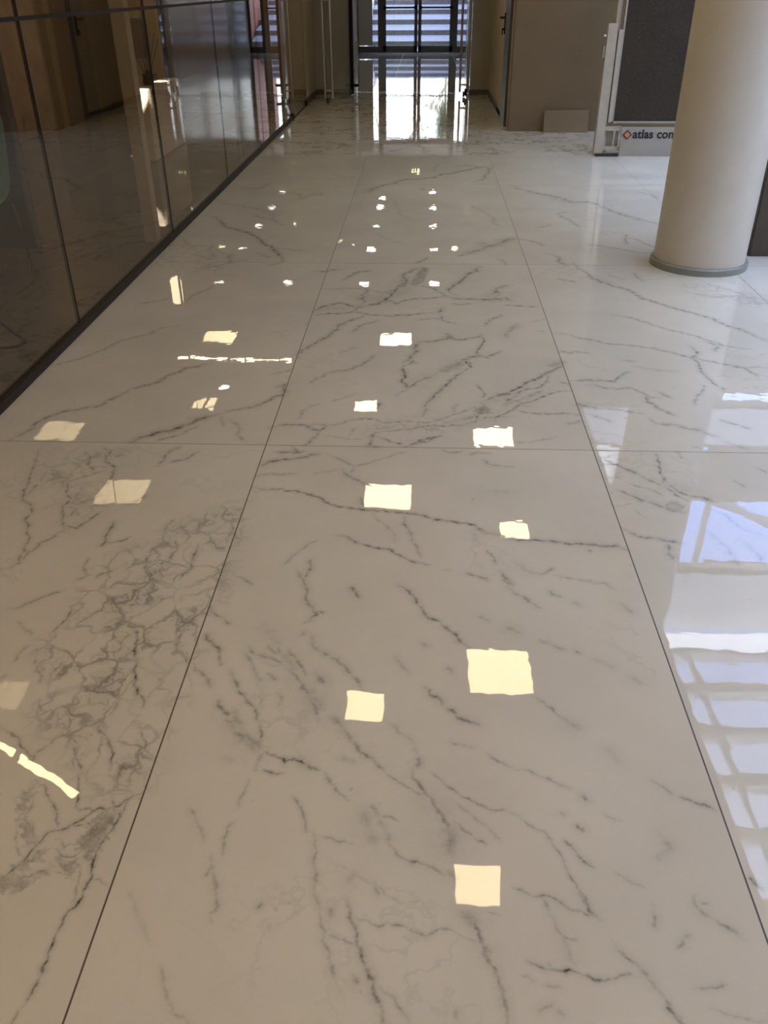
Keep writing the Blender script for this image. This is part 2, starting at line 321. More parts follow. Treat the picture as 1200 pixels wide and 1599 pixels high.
# near centre slab, upper half
for s,w,t in ((.5,3,'323,945 330,950 340,962 360,977'),(.65,4,'323,988 333,1005 343,1030'),(.4,3,'343,1030 345,1038'),(.5,3,'300,1033 315,1050 325,1060 332,1075'),(.65,4,'340,1090 350,1110 358,1118'),
 (.65,3,'358,1046 368,1065 380,1085 395,1103 403,1115 407,1140 410,1155 410,1170'),(.4,2.6,'410,1088 405,1103'),(.42,3.4,'380,1017 390,1030 400,1050 408,1065'),(.5,3.4,'390,1008 405,1023 425,1028 440,1035 450,1045'),
 (.6,5,'450,1045 465,1060 478,1078 485,1095 495,1115 500,1125'),(.4,14,'474,1072 486,1092 496,1105'),(.6,3,'450,1013 460,1025 475,1045 478,1055'),(.5,7,'487,1050 505,1065'),(.6,4.5,'512,1117 530,1130 542,1145 558,1165 575,1182 600,1203'),
 (.4,10,'512,1117 528,1128 542,1148'),(.5,8,'350,1120 365,1140 380,1155 395,1168 410,1177'),(.4,9,'365,1105 375,1130 390,1155 405,1172'),(.4,5,'407,1176 400,1203'),(.8,3.2,'412,1172 430,1180 445,1190 460,1185 475,1192 500,1203'),(.25,12,'450,1180 480,1195'),
 (.2,14,'330,1115 345,1125'),(.25,10,'343,1180 360,1188'),(.6,3.2,'470,895 478,930 490,955 495,960 485,968 475,973'),(.6,2.4,'490,953 505,957'),(.5,3.6,'487,990 490,1010 510,1022 530,1035 548,1053 562,1070 567,1078'),(.4,5,'487,990 489,1008'),(.7,3.4,'549,915 556,925 560,933'),
 (.2,14,'530,1175 550,1190'),(.15,16,'402,972 420,985 432,1005'),(.4,3,'415,1005 430,1020 438,1020 435,1010'),(.45,2.4,'368,900 380,903 395,915'),(.3,4,'415,1050 430,1060'),(.3,4,'432,1075 440,1090 435,1103'),(.4,4,'475,985 472,992'),(.3,12,'440,1020 460,1045'),
 (.75,2.8,'620,911 635,920 650,935 660,952 680,968 700,983 715,995 728,1008 735,1015'),(.8,3.8,'663,1073 672,1085 685,1090 690,1099'),(.75,3.2,'697,1105 708,1110 715,1122 730,1125 748,1132'),(.38,3,'700,1155 720,1163 738,1167'),(.45,2.6,'832,1087 850,1097 866,1112 880,1122'),(.38,8,'876,1120 890,1130 905,1138'),
 (.45,2.8,'760,1177 780,1190 800,1200'),(.45,3.4,'790,915 805,927 825,937 845,950'),(.65,2.6,'787,900 802,914'),(.5,3,'859,921 862,928 877,932'),(.5,4,'892,938 903,943'),(.35,3,'745,961 765,970'),(.4,5,'790,979 810,988'),(.42,3,'840,997 860,1006 885,1017'),(.5,2.8,'896,1016 910,1022'),(.25,6,'925,1030 955,1041'),(.2,9,'980,1055 1000,1066'),
 (.35,3.4,'618,1025 628,1040 640,1053'),(.5,3.4,'697,1042 705,1050'),(.5,4,'659,1004 664,1007'),(.25,7,'940,1168 965,1187'),(.3,5,'600,1125 625,1145 648,1165 655,1180'),(.45,5,'657,1182 652,1200'),(.3,2.4,'900,905 925,908 945,910 960,920'),(.3,6,'972,940 985,955'),
 (.7,3.2,'409,727 430,720 455,717 480,713 500,708'),(.6,3.6,'430,706 460,707 478,705'),(.6,2.6,'455,697 465,705'),(.5,2,'400,745 425,740 462,740'),(.85,2.3,'394,761 418,765 440,763 462,766 480,772 500,777 515,787 532,792 555,795 600,797 640,802 665,807 690,812 720,817 745,823 780,838'),
 (.42,2,'510,708 525,715 545,725 558,727 585,720 610,713 635,706'),(.5,3,'535,732 543,743 560,750 575,758'),(.3,2,'490,740 530,733'),(.4,2,'552,727 548,737'),(.3,2,'580,800 590,812 605,822 617,835 616,848'),(.55,2.2,'632,805 633,820 643,835 652,855 660,872'),
 (.8,2.2,'524,836 550,844 575,852 595,857 610,858 625,867 645,877 671,883'),(.42,2.4,'497,845 475,855 458,868 443,882'),(.65,3.4,'488,873 485,887 478,900'),(.38,2.4,'463,888 470,907'),(.6,3.4,'565,775 568,790'),(.55,2,'690,702 700,706 720,705'),(.55,2,'733,710 765,708'),(.5,2,'755,717 765,725 785,728 800,729'),
 (.2,6,'765,765 792,769'),(.3,7,'740,820 760,832 780,836'),(.85,2.6,'785,840 820,843 850,845 880,848 900,849 925,851 945,853 980,859'),(.5,4,'905,850 945,853'),(.6,2.6,'917,858 923,861'),(.5,2.4,'758,858 766,865 775,880'),(.28,4,'805,878 820,890 845,897'),(.65,2.6,'842,898 855,892 863,888'),(.35,2,'865,897 890,903 910,906 945,910'),
 (.6,2.8,'727,893 745,899 762,907'),(.5,3,'782,890 788,902 803,915'),(.35,2.6,'693,889 703,891'),(.2,6,'735,830 745,845')): v(s,w,t)
# middle centre slab
for s,w,t in ((.65,2.4,'420,668 445,663 475,663 500,672 510,665 490,663 480,665'),(.6,2,'500,672 488,685 472,697'),(.4,1.8,'465,655 470,642 485,635 500,630'),(.45,2,'480,600 495,590 510,583'),(.55,2.2,'510,583 545,577 565,570 580,560 590,553'),(.35,1.8,'515,627 555,615'),
 (.8,3,'632,570 630,580 633,590 627,597 635,607'),(.75,2,'635,607 650,597 665,590 680,585'),(.55,2.4,'632,570 645,563 652,568'),(.35,2,'637,608 622,620'),(.45,3.4,'680,583 705,575 720,566'),(.55,2,'500,663 540,658 570,653 585,655 600,660 640,658 690,655 720,645 750,630'),
 (.6,2.6,'594,628 588,638'),(.7,3.6,'585,675 580,690 577,697 590,698'),(.75,2,'585,675 610,673 645,670 700,666 740,658'),(.7,2.2,'590,682 610,690 630,694'),(.35,1.8,'510,680 540,685 565,686'),(.35,1.8,'545,680 555,669'),(.75,2.6,'630,698 655,688 690,680'),(.4,1.8,'600,672 620,665'),
 (.4,14,'690,583 705,575 728,562'),(.75,2,'728,562 735,575'),(.65,3.4,'735,573 715,585 695,603 680,615 668,628 663,637'),(.4,3,'663,637 660,650'),(.75,3.2,'750,630 770,620 800,610 825,597 850,585 870,575 880,567'),(.65,2.2,'765,622 790,617 825,607 845,605 855,595 855,585'),(.5,4,'785,632 800,622 815,615'),
 (.7,2.2,'740,658 780,650 800,641 815,630 835,625 860,615 892,611'),(.7,2,'800,641 825,645 850,645 880,645 905,648'),(.7,2,'740,645 745,652 742,660'),(.8,2.6,'640,696 660,690 690,680'),(.5,2,'710,645 712,633 720,632'),(.55,2,'745,600 755,622'),(.5,1.8,'775,660 773,652 800,650'),(.5,2,'885,662 905,657'),(.35,1.8,'800,690 830,691 870,682'),
 (.5,9,'858,572 878,565'),(.5,2,'873,596 888,600'),(.35,6,'690,662 720,655 760,645'),(.35,7,'770,640 800,628 850,608'),
 (.65,2.2,'492,424 510,424 528,421'),(.6,2.6,'535,438 550,430 580,422'),(.42,1.8,'500,452 530,451 570,450 600,457 620,452'),(.7,3.4,'490,487 510,477 530,473 545,477 560,480'),(.75,3,'540,490 560,480 590,475 605,465 620,450 635,440 650,420 662,418'),(.4,8,'610,462 630,445 642,432'),
 (.5,4,'572,450 565,460 568,475'),(.35,8,'560,470 575,462'),(.65,2,'600,475 610,470 620,475 640,468 660,466 690,463 700,465'),(.7,2.2,'490,493 520,489 560,488 575,491 600,493 640,492 682,489'),(.6,3,'682,489 690,481'),(.55,2,'686,490 692,500'),(.6,3,'575,491 550,500 530,507 520,518 500,532 485,540 470,548 468,560'),
 (.5,2.6,'545,520 560,512 590,500'),(.35,1.8,'530,552 560,543'),(.45,2,'650,500 680,497 700,503 715,505'),(.6,3,'630,567 640,560 652,548 650,538 655,533'),(.75,2.4,'655,533 685,532 700,529 720,531 735,528 755,522'),(.55,2,'655,445 675,450 695,461 710,465'),(.7,2.8,'711,460 711,445 718,440 730,430 745,424 750,416'),
 (.7,3,'700,463 720,467 745,468 770,467 790,465 800,470'),(.55,4,'765,462 775,450 785,447 795,445'),(.35,7,'745,468 795,470'),(.5,2.6,'705,473 720,476 735,474'),(.6,2,'785,476 800,477 843,479'),(.5,2,'755,510 765,500 780,495 785,491'),(.4,5,'790,528 800,513 808,507'),(.42,1.8,'850,518 842,517'),(.35,1.8,'830,503 852,498'),
 (.65,4,'695,520 705,525 700,527 712,529'),(.65,2.4,'752,522 755,535 745,548 748,555 760,558 775,552 785,547'),(.45,7,'745,548 735,558 715,567 690,578'),(.7,2,'733,560 735,575'),(.5,2,'765,562 766,555')): v(s,w,t)
# far centre slabs
for s,w,t in ((.65,2.6,'555,300 577,300 590,292 620,283 650,280 690,272 740,263 768,259'),(.4,5,'577,298 592,291'),(.5,2,'742,284 755,280 763,268 765,259'),(.3,1.6,'670,270 680,260 700,252'),(.22,1.6,'610,310 625,330 640,343'),(.55,2,'650,412 670,402'),(.45,6,'715,397 740,393 760,385 790,375 808,371'),(.5,2.6,'715,400 740,395'),
 (.5,2,'745,380 757,380'),(.28,1.6,'733,317 755,330 770,345 785,355'),(.4,1.8,'775,403 790,414'),(.2,1.6,'585,365 630,380'),(.35,5,'720,258 750,262'),(.5,3,'657,294 663,296')): v(s,w,t)
# right slabs
for s,w,t in ((.65,2.4,'895,410 905,420 925,433 960,448 985,455 1005,467 1040,478 1080,488 1115,498 1140,510 1170,520 1200,533'),(.3,8,'910,432 930,437'),(.5,2,'870,435 900,440'),(.55,2,'955,492 985,496 1010,503 1045,515 1080,523 1120,535 1135,541 1175,545'),(.6,1.8,'865,520 900,527 930,532 970,538 1010,543 1050,550 1080,558 1100,563 1140,570 1200,574'),
 (.7,2.4,'1080,540 1090,552 1092,568 1095,580 1105,590 1117,600 1132,612'),(.5,2.8,'1100,533 1120,540 1118,550'),(.42,1.8,'970,562 992,565'),(.65,2,'873,549 900,549 918,551'),(.6,2.4,'893,594 930,595 960,596 970,588 985,580'),(.6,1.8,'915,601 945,606 985,605 1000,612 1015,620 1035,622'),(.55,2,'1140,570 1165,576 1185,587'),(.22,3,'995,573 1060,580'),
 (.35,2,'1100,440 1130,450 1160,460 1180,470'),(.3,4,'1070,455 1110,463 1160,463'),(.4,2,'990,425 1007,440'),(.7,3,'1010,617 1012,628 1025,635 1045,645 1055,649'),(.65,3,'1030,612 1045,620'),(.6,2.2,'900,628 925,636 950,638 985,643 1005,646'),(.45,7,'900,630 920,637'),(.5,2,'915,645 940,653 958,660'),(.45,3.2,'1015,652 1025,662 1060,665 1085,670 1100,675 1125,682'),
 (.5,2,'1098,600 1100,608 1085,625 1088,633'),(.6,2.2,'1125,655 1145,662 1170,669'),(.4,2,'1080,697 1095,701'),(.7,3.4,'942,717 960,725 985,735 998,741'),(.6,2.6,'998,741 1020,752 1033,758'),(.62,3,'1022,707 1030,722 1032,740 1038,748 1030,757'),(.5,6,'1031,742 1036,752'),(.55,4,'1038,758 1055,763 1080,775 1100,777 1120,785'),(.65,2,'1040,760 1055,773 1075,782'),
 (.5,4,'960,762 980,772 1000,780 1030,790 1060,800 1070,803'),(.6,2.4,'978,772 998,779'),(.4,2.6,'980,754 1010,763 1035,775'),(.4,5,'945,747 965,745'),(.65,2.8,'975,826 1000,838 1040,845 1068,850'),(.55,2.8,'1040,845 1045,860 1052,875'),(.5,1.8,'1055,705 1065,715'),(.4,2,'1145,750 1162,760'),(.4,2,'1180,730 1200,740'),(.35,3,'1105,827 1130,850 1155,885'),(.35,3.4,'1160,845 1195,885'),(.3,2.4,'1100,790 1155,823 1200,840'),
 (.55,3,'800,290 830,300 860,305 890,315 930,318 955,330 990,340 1035,352'),(.25,5,'820,297 900,318'),(.5,2,'870,335 890,345 905,355'),(.4,1.8,'870,335 885,330'),(.45,2,'806,372 835,378 847,384'),(.65,2.4,'870,400 872,408 885,415'),(.3,2,'850,395 870,400'),(.45,1.8,'915,382 960,388 1000,395 1030,397'),(.55,2,'975,365 978,382'),(.5,2,'975,370 1005,380 1030,388'),(.4,2,'995,300 1030,310'),(.4,1.8,'860,350 840,355'),
 (.3,2,'955,790 985,786'),(.3,2,'990,795 1010,810'),(.3,4,'1130,690 1165,700')): v(s,w,t)
# left slabs
for s,w,t in ((.7,2.6,'330,338 350,352 375,360 400,370 415,382 428,390 440,410'),(.42,2,'428,388 455,390 480,393'),(.42,2,'420,415 440,411'),(.42,2,'375,292 400,295 415,290 422,286'),(.3,2,'340,315 400,325 440,350'),(.42,2,'400,335 445,352'),(.35,2,'475,305 500,305 505,300'),(.35,2,'280,370 300,385 330,385 360,400'),(.42,4,'360,395 358,410'),(.35,2,'300,425 350,412 380,405'),
 (.4,2,'215,475 245,470 265,465'),(.4,2,'285,475 315,455 335,445'),(.35,2,'300,420 350,412 390,405'),(.45,2,'70,577 95,567 130,558 165,545 200,530 240,517 278,508'),(.65,3,'15,687 50,670 85,648 120,640 150,635 175,623 200,610'),(.7,2.6,'200,610 235,600 260,587 290,575 330,567'),(.85,5,'205,690 240,678 280,668 320,652 345,647'),(.55,2,'240,690 270,682 310,665'),(.6,2.4,'345,647 380,638 410,630 430,620'),
 (.4,2,'345,650 350,665'),(.42,2.4,'360,655 375,670 382,690'),(.65,3,'400,637 412,628 425,620 440,618 445,600 430,605'),(.4,2,'420,585 458,577'),(.35,3,'300,395 330,405 335,380'),(.3,3,'440,300 470,310 500,300'),(.3,3,'400,395 420,402')): v(s,w,t)
for t in ('480,485 520,480 560,478 600,462 630,450','560,470 600,468 640,445','600,690 660,684 720,668 780,650 820,630 880,600','740,640 790,622 850,590','735,468 800,462','640,600 690,582 730,566','960,762 1010,780 1060,795','1000,745 1040,758 1100,775'): v(.16, 20, t)
for t in ('450,1045 480,1080 500,1120','512,1117 560,1165 600,1200','365,1125 400,1175','640,1215 690,1270 705,1330','540,1240 590,1300','730,1415 760,1490'): v(.13, 34, t)
POLY = [(.38,'27,1250 50,1222 52,1240 38,1275 52,1290 52,1305 60,1320 45,1330 33,1300 28,1285'),(.42,'-6,1375 25,1352 60,1322 72,1330 65,1345 40,1355 20,1372 45,1370 75,1355 80,1362 60,1372 35,1388 -6,1400'),
        (.45,'80,1342 100,1340 125,1343 118,1360 110,1368 85,1358'),(.5,'95,1312 115,1322 128,1310 140,1290 155,1275 175,1265 190,1262 170,1300 155,1325 148,1340 133,1340 130,1325 112,1320 98,1325'),
        (.55,'740,640 755,632 765,640 770,645 745,648'),(.42,'640,445 648,430 660,416 670,420 662,440 650,447'),(.35,'1035,790 1050,780 1070,790 1070,803 1045,797'),(.4,'222,1239 195,1250 175,1262 188,1262 200,1248')]
NET = [(1.0,'250,835 330,800 400,765 385,800 350,905 330,960 290,1060 245,1185 225,1225 160,1235 110,1220 95,1170 60,1120 60,1050 70,1000 120,960 130,900 175,870'),
       (.55,'62,700 240,703 180,745 170,800 110,830 95,820 100,770 60,760 40,780'),(.5,'585,660 650,650 740,645 800,650 700,672 640,697 570,697'),(.5,'755,462 790,440 800,470 760,472'),(.4,'250,370 340,395 360,430 230,415'),
       (.3,'370,1100 410,1000 500,1060 540,1170 500,1200 400,1180'),(.4,'1060,440 1200,455 1200,480 1090,470')]

def jitter(pts, amp, rng, lo):
    while True:
        out = [pts[0]]; ch = False
        for a, b in zip(pts, pts[1:]):
            d = np.linalg.norm(b - a)
            if d > lo:
                nrm = np.array([-(b - a)[1], (b - a)[0]])
                out.append((a + b) / 2 + nrm * rng.normal() * amp); ch = True
            out.append(b)
        pts = out
        if not ch: return pts
SEG = []
for s, w, pts in V:
    g = [ground(*p) for p in pts]
    mid = pts[len(pts) // 2]; wm = w / pxm(*mid) * 0.66
    j = jitter(g, 0.085, RNG, max(0.009, wm * 2.4))
    k = len(j); ph = RNG.random() * 9
    for i, (a, b) in enumerate(zip(j, j[1:])):
        u = i / max(1, k - 1); taper = min(1, 0.35 + 4 * min(u, 1 - u))
        vs_ = s * taper * (0.78 + 0.22 * math.sin(ph + i * 0.9) + 0.2 * RNG.normal() * 0.6)
        SEG.append((a, b, wm * (0.75 + 0.5 * RNG.random()), max(0.05, vs_)))
GP = [(s, np.array([ground(*map(float, q.split(','))) for q in t.split()])) for s, t in POLY]
GN = [(s, np.array([ground(*map(float, q.split(','))) for q in t.split()])) for s, t in NET]

def polyfill(X, Y, P, soft):
    inside = np.zeros(X.shape, bool); dist = np.full(X.shape, 1e9)
    for a, b in zip(P, np.roll(P, -1, 0)):
        cnd = ((a[1] > Y) != (b[1] > Y))
        with np.errstate(divide='ignore', invalid='ignore'):
            xi = (b[0] - a[0]) * (Y - a[1]) / (b[1] - a[1] + 1e-12) + a[0]
        inside ^= cnd & (X < xi)
        e_ = b - a; L2 = e_ @ e_ + 1e-12
        t = np.clip(((X - a[0]) * e_[0] + (Y - a[1]) * e_[1]) / L2, 0, 1)
        dist = np.minimum(dist, np.hypot(X - a[0] - t * e_[0], Y - a[1] - t * e_[1]))
    return np.clip(0.5 + np.where(inside, dist, -dist) / (2 * soft), 0, 1)

verts, quads, vein, net = [], [], [], []
def patch(x0, x1, y0, y1, dx, dy, paint=True):
    xs = np.linspace(x0, x1, max(2, int(round((x1 - x0) / dx)) + 1)); ys = np.linspace(y0, y1, max(2, int(round((y1 - y0) / dy)) + 1))
    nx, ny = len(xs), len(ys)
    A = np.zeros((ny, nx), np.float32); N = np.zeros((ny, nx), np.float32)
    if paint:
        hx, hy = xs[1] - xs[0], ys[1] - ys[0]
        for a, b, w, s in SEG:
            w = max(w, 0.42 * hx); r = 5.5 * w + 0.004
            i0 = int((min(a[0], b[0]) - r - x0) / hx); i1 = int((max(a[0], b[0]) + r - x0) / hx) + 2
            j0 = int((min(a[1], b[1]) - r - y0) / hy); j1 = int((max(a[1], b[1]) + r - y0) / hy) + 2
            i0, j0, i1, j1 = max(0, i0), max(0, j0), min(nx, i1), min(ny, j1)
            if i0 >= i1 or j0 >= j1: continue
            X = xs[None, i0:i1]; Y = ys[j0:j1, None]; e_ = b - a; L2 = e_ @ e_ + 1e-12
            t = np.clip(((X - a[0]) * e_[0] + (Y - a[1]) * e_[1]) / L2, 0, 1)
            d2 = (X - a[0] - t * e_[0]) ** 2 + (Y - a[1] - t * e_[1]) ** 2
            val = s * (0.78 * np.exp(-d2 / (w * w)) + 0.33 * np.exp(-d2 / (14 * w * w)) * np.clip((r * r - d2) / (r * r) * 2, 0, 1))
            sub = A[j0:j1, i0:i1]; np.maximum(sub, val, out=sub)
        for lst, T, soft in ((GP, A, 0.007), (GN, N, 0.05)):
            for s, P in lst:
                r = soft * 2
                i0 = max(0, int((P[:, 0].min() - r - x0) / hx)); i1 = min(nx, int((P[:, 0].max() + r - x0) / hx) + 2)
                j0 = max(0, int((P[:, 1].min() - r - y0) / hy)); j1 = min(ny, int((P[:, 1].max() + r - y0) / hy) + 2)
                if i0 >= i1 or j0 >= j1: continue
                X, Y = np.meshgrid(xs[i0:i1], ys[j0:j1])
                if T is A:
                    X = X + .006 * np.sin(Y * 190 + 3 * np.sin(X * 83)) + .004 * np.sin(Y * 410 + X * 300); Y = Y + .008 * np.sin(X * 160 + 2 * np.sin(Y * 71))
                sub = T[j0:j1, i0:i1]; np.maximum(sub, (s * polyfill(X, Y, P, soft)).astype(np.float32), out=sub)
    base = sum(len(q) for q in vein)
    X, Y = np.meshgrid(xs, ys)
    verts.append(np.stack([X.ravel(), Y.ravel(), np.zeros(X.size)], 1)); vein.append(A.ravel()); net.append(N.ravel())
    idx = base + np.arange(nx * ny).reshape(ny, nx)
    quads.append(np.stack([idx[:-1, :-1], idx[:-1, 1:], idx[1:, 1:], idx[1:, :-1]], -1).reshape(-1, 4))
patch(-1.1, 1.0, 0.50, 1.30, .0022, .0024)
patch(-1.66, 1.3, 1.30, Y0, .0032, .0040)
patch(-1.66, 2.6, Y0, 5.2, .0048, .0075)
patch(-1.66, 3.4, 5.2, 9.0, .0085, .016)
patch(-6.2, 7.2, -3.2, 0.50, 7, 2, False)
patch(-6.2, -1.1, 0.50, 1.30, 3, 1, False); patch(1.0, 7.2, 0.50, 1.30, 3, 1, False)
patch(-6.2, -1.66, 1.30, 9.0, 3, 3, False); patch(1.3, 7.2, 1.30, Y0, 3, 3, False)
patch(2.6, 7.2, Y0, 5.2, 3, 3, False); patch(3.4, 7.2, 5.2, 9.0, 3, 3, False); patch(-6.2, 7.2, 9.0, 24.0, 3, 3, False)
VV = np.concatenate(verts).astype(np.float32); QQ = np.concatenate(quads).astype(np.int32)
me = bpy.data.meshes.new('floor')
me.vertices.add(len(VV)); me.vertices.foreach_set('co', VV.ravel())
me.loops.add(QQ.size); me.loops.foreach_set('vertex_index', QQ.ravel())
me.polygons.add(len(QQ)); me.polygons.foreach_set('loop_start', np.arange(0, QQ.size, 4, dtype=np.int32))
me.update(calc_edges=True)
for nm, arr in (('vein', vein), ('net', net)):
    at_ = me.attributes.new(nm, 'FLOAT', 'POINT'); at_.data.foreach_set('value', np.clip(np.concatenate(arr), 0, 1).astype(np.float32))
floor = bpy.data.objects.new('floor', me); C.objects.link(floor); struct(floor)

FM = bpy.data.materials.new('polished_calacatta_slabs'); FM.use_nodes = True; me.materials.append(FM)
n = FM.node_tree.nodes; L = FM.node_tree.links; b = n['Principled BSDF']
def node(t, **kw):
    q = n.new(t)
    for k, v_ in kw.items(): setattr(q, k, v_)
    return q
def math_(op, a, b_=None, c_=None, clamp=False):
    q = node('ShaderNodeMath', operation=op, use_clamp=clamp)
    for i, s_ in enumerate((a, b_, c_)):
        if s_ is None: continue
        if isinstance(s_, (int, float)): q.inputs[i].default_value = s_
        else: L.new(s_, q.inputs[i])
    return q.outputs[0]
def noise(vec, scale, detail=4, rough=0.55):
    q = node('ShaderNodeTexNoise'); q.inputs['Scale'].default_value = scale; q.inputs['Detail'].default_value = detail; q.inputs['Roughness'].default_value = rough
    L.new(vec, q.inputs['Vector']); return q
def ramp(s_, a, b_, lo=0.0, hi=1.0):
    q = node('ShaderNodeMapRange', interpolation_type='SMOOTHSTEP'); L.new(s_, q.inputs[0])
    for k, v_ in (('From Min', a), ('From Max', b_), ('To Min', lo), ('To Max', hi)): q.inputs[k].default_value = v_
    return q.outputs[0]
tcn = node('ShaderNodeTexCoord'); P_ = tcn.outputs['Object']
sep = node('ShaderNodeSeparateXYZ'); L.new(P_, sep.inputs[0])
def joint(sock, off, period, half):
    t = math_('DIVIDE', math_('SUBTRACT', sock, off), period)
    d = math_('MULTIPLY', math_('ABSOLUTE', math_('SUBTRACT', math_('FRACT', math_('ADD', t, 0.5)), 0.5)), period)
    return ramp(d, half * 0.6, half * 1.25, 1.0, 0.0)
jx = joint(sep.outputs['X'], XL, 1.2, 0.0020); jy = joint(sep.outputs['Y'], Y0, 2.4, 0.0017)
jt = math_('MAXIMUM', jx, jy)
# cell id so that the background figure breaks at every joint
fx = math_('FLOOR', math_('DIVIDE', math_('SUBTRACT', sep.outputs['X'], XL), 1.2)); fy = math_('FLOOR', math_('DIVIDE', math_('SUBTRACT', sep.outputs['Y'], Y0), 2.4))
cmb = node('ShaderNodeCombineXYZ'); L.new(math_('MULTIPLY', fx, 7.3), cmb.inputs[0]); L.new(math_('MULTIPLY', fy, 3.9), cmb.inputs[1])
va = node('ShaderNodeVectorMath', operation='ADD'); L.new(P_, va.inputs[0]); L.new(cmb.outputs[0], va.inputs[1]); Q_ = va.outputs[0]
at1 = node('ShaderNodeAttribute', attribute_name='vein'); at2 = node('ShaderNodeAttribute', attribute_name='net')
fine = noise(P_, 170, 3).outputs['Fac']
vn = math_('MULTIPLY', math_('MULTIPLY', at1.outputs['Fac'], ramp(fine, 0.25, 0.7, 0.75, 1.12)), ramp(noise(P_, 38, 3).outputs['Fac'], 0.35, 0.65, 0.62, 1.12))
# cell network
wob = noise(P_, 16, 3); wv = node('ShaderNodeVectorMath', operation='SCALE'); L.new(wob.outputs['Color'], wv.inputs[0]); wv.inputs['Scale'].default_value = 0.11
wa = node('ShaderNodeVectorMath', operation='ADD'); L.new(P_, wa.inputs[0]); L.new(wv.outputs[0], wa.inputs[1])
mp = node('ShaderNodeMapping'); mp.inputs['Rotation'].default_value = (0, 0, 0.5); mp.inputs['Scale'].default_value = (1.35, 0.9, 1); L.new(wa.outputs[0], mp.inputs[0])
vo = node('ShaderNodeTexVoronoi', feature='DISTANCE_TO_EDGE', voronoi_dimensions='2D'); vo.inputs['Scale'].default_value = 10.5; L.new(mp.outputs[0], vo.inputs['Vector'])
vo2 = node('ShaderNodeTexVoronoi', feature='DISTANCE_TO_EDGE', voronoi_dimensions='2D'); vo2.inputs['Scale'].default_value = 23; L.new(mp.outputs[0], vo2.inputs['Vector'])
pm = noise(P_, 7, 3).outputs['Fac']
n1 = math_('MULTIPLY', ramp(vo.outputs['Distance'], -0.02, 0.15, 1, 0), ramp(pm, 0.36, 0.6, 0.12, 0.5))
n2 = math_('MULTIPLY', ramp(vo2.outputs['Distance'], -0.02, 0.16, 1, 0), ramp(pm, 0.46, 0.66, 0.0, 0.38))
nt = math_('MULTIPLY', math_('MAXIMUM', n1, n2), at2.outputs['Fac'])
nt = math_('ADD', nt, math_('MULTIPLY', at2.outputs['Fac'], ramp(pm, 0.45, 0.7, 0.02, 0.16)))
# faint background figure of the print
rd = noise(Q_, 1.6, 6, 0.62).outputs['Fac']; rm = noise(Q_, 1.1, 2).outputs['Fac']
rg = math_('MULTIPLY', ramp(math_('ABSOLUTE', math_('SUBTRACT', rd, 0.5)), 0.0, 0.012, 1, 0), ramp(rm, 0.50, 0.66, 0.0, 0.12))
dp = noise(Q_, 26, 4).outputs['Fac']; dm = noise(Q_, 2.4, 2).outputs['Fac']
dl = math_('MULTIPLY', ramp(dp, 0.66, 0.76, 0, 0.35), ramp(dm, 0.5, 0.65, 0, 1))
# beyond the traced slabs the figure is stronger
far = math_('MAXIMUM', ramp(sep.outputs['Y'], 8.8, 9.2, 0, 1), ramp(sep.outputs['X'], -1.7, -1.66, 1, 0))
rf = math_('MULTIPLY', ramp(math_('ABSOLUTE', math_('SUBTRACT', rd, 0.47)), 0.0, 0.02, 1, 0), math_('MULTIPLY', far, 0.5))
tot = math_('MAXIMUM', math_('MAXIMUM', vn, nt), math_('MAXIMUM', math_('ADD', rg, dl), rf), clamp=True)
mot = ramp(noise(Q_, 2.2, 5).outputs['Fac'], 0.3, 0.7, 0.0, 1.0)
mxa = node('ShaderNodeMix', data_type='RGBA'); L.new(mot, mxa.inputs['Factor'])
mxa.inputs['A'].default_value = (0.485, 0.48, 0.45, 1); mxa.inputs['B'].default_value = (0.53, 0.525, 0.495, 1)
mxb = node('ShaderNodeMix', data_type='RGBA'); L.new(tot, mxb.inputs['Factor']); L.new(mxa.outputs['Result'], mxb.inputs['A']); mxb.inputs['B'].default_value = (0.055, 0.053, 0.050, 1)
mxs = node('ShaderNodeMix', data_type='RGBA'); L.new(ramp(sep.outputs['X'], -1.681, -1.679, 1, 0), mxs.inputs['Factor']); L.new(mxb.outputs['Result'], mxs.inputs['A'])   # the dim showroom's shade is multiplied into its slab colour
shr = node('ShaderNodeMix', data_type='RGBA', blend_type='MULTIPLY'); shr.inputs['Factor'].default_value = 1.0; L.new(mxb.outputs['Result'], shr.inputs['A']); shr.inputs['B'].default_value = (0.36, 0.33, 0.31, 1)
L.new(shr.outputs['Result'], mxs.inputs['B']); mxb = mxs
mxc = node('ShaderNodeMix', data_type='RGBA'); L.new(jt, mxc.inputs['Factor']); L.new(mxb.outputs['Result'], mxc.inputs['A']); mxc.inputs['B'].default_value = (0.05, 0.038, 0.03, 1)
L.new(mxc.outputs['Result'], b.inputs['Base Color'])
L.new(math_('ADD', math_('MULTIPLY', jt, 0.5), 0.007), b.inputs['Roughness'])
b.inputs['IOR'].default_value = 1.52
wv1 = noise(P_, 7.0, 1).outputs['Fac']; wv2 = noise(P_, 22.0, 1).outputs['Fac']
bp = node('ShaderNodeBump'); bp.inputs['Strength'].default_value = 1.0; bp.inputs['Distance'].default_value = 0.0002
L.new(math_('ADD', wv1, math_('MULTIPLY', wv2, 0.42)), bp.inputs['Height']); L.new(bp.outputs[0], b.inputs['Normal'])

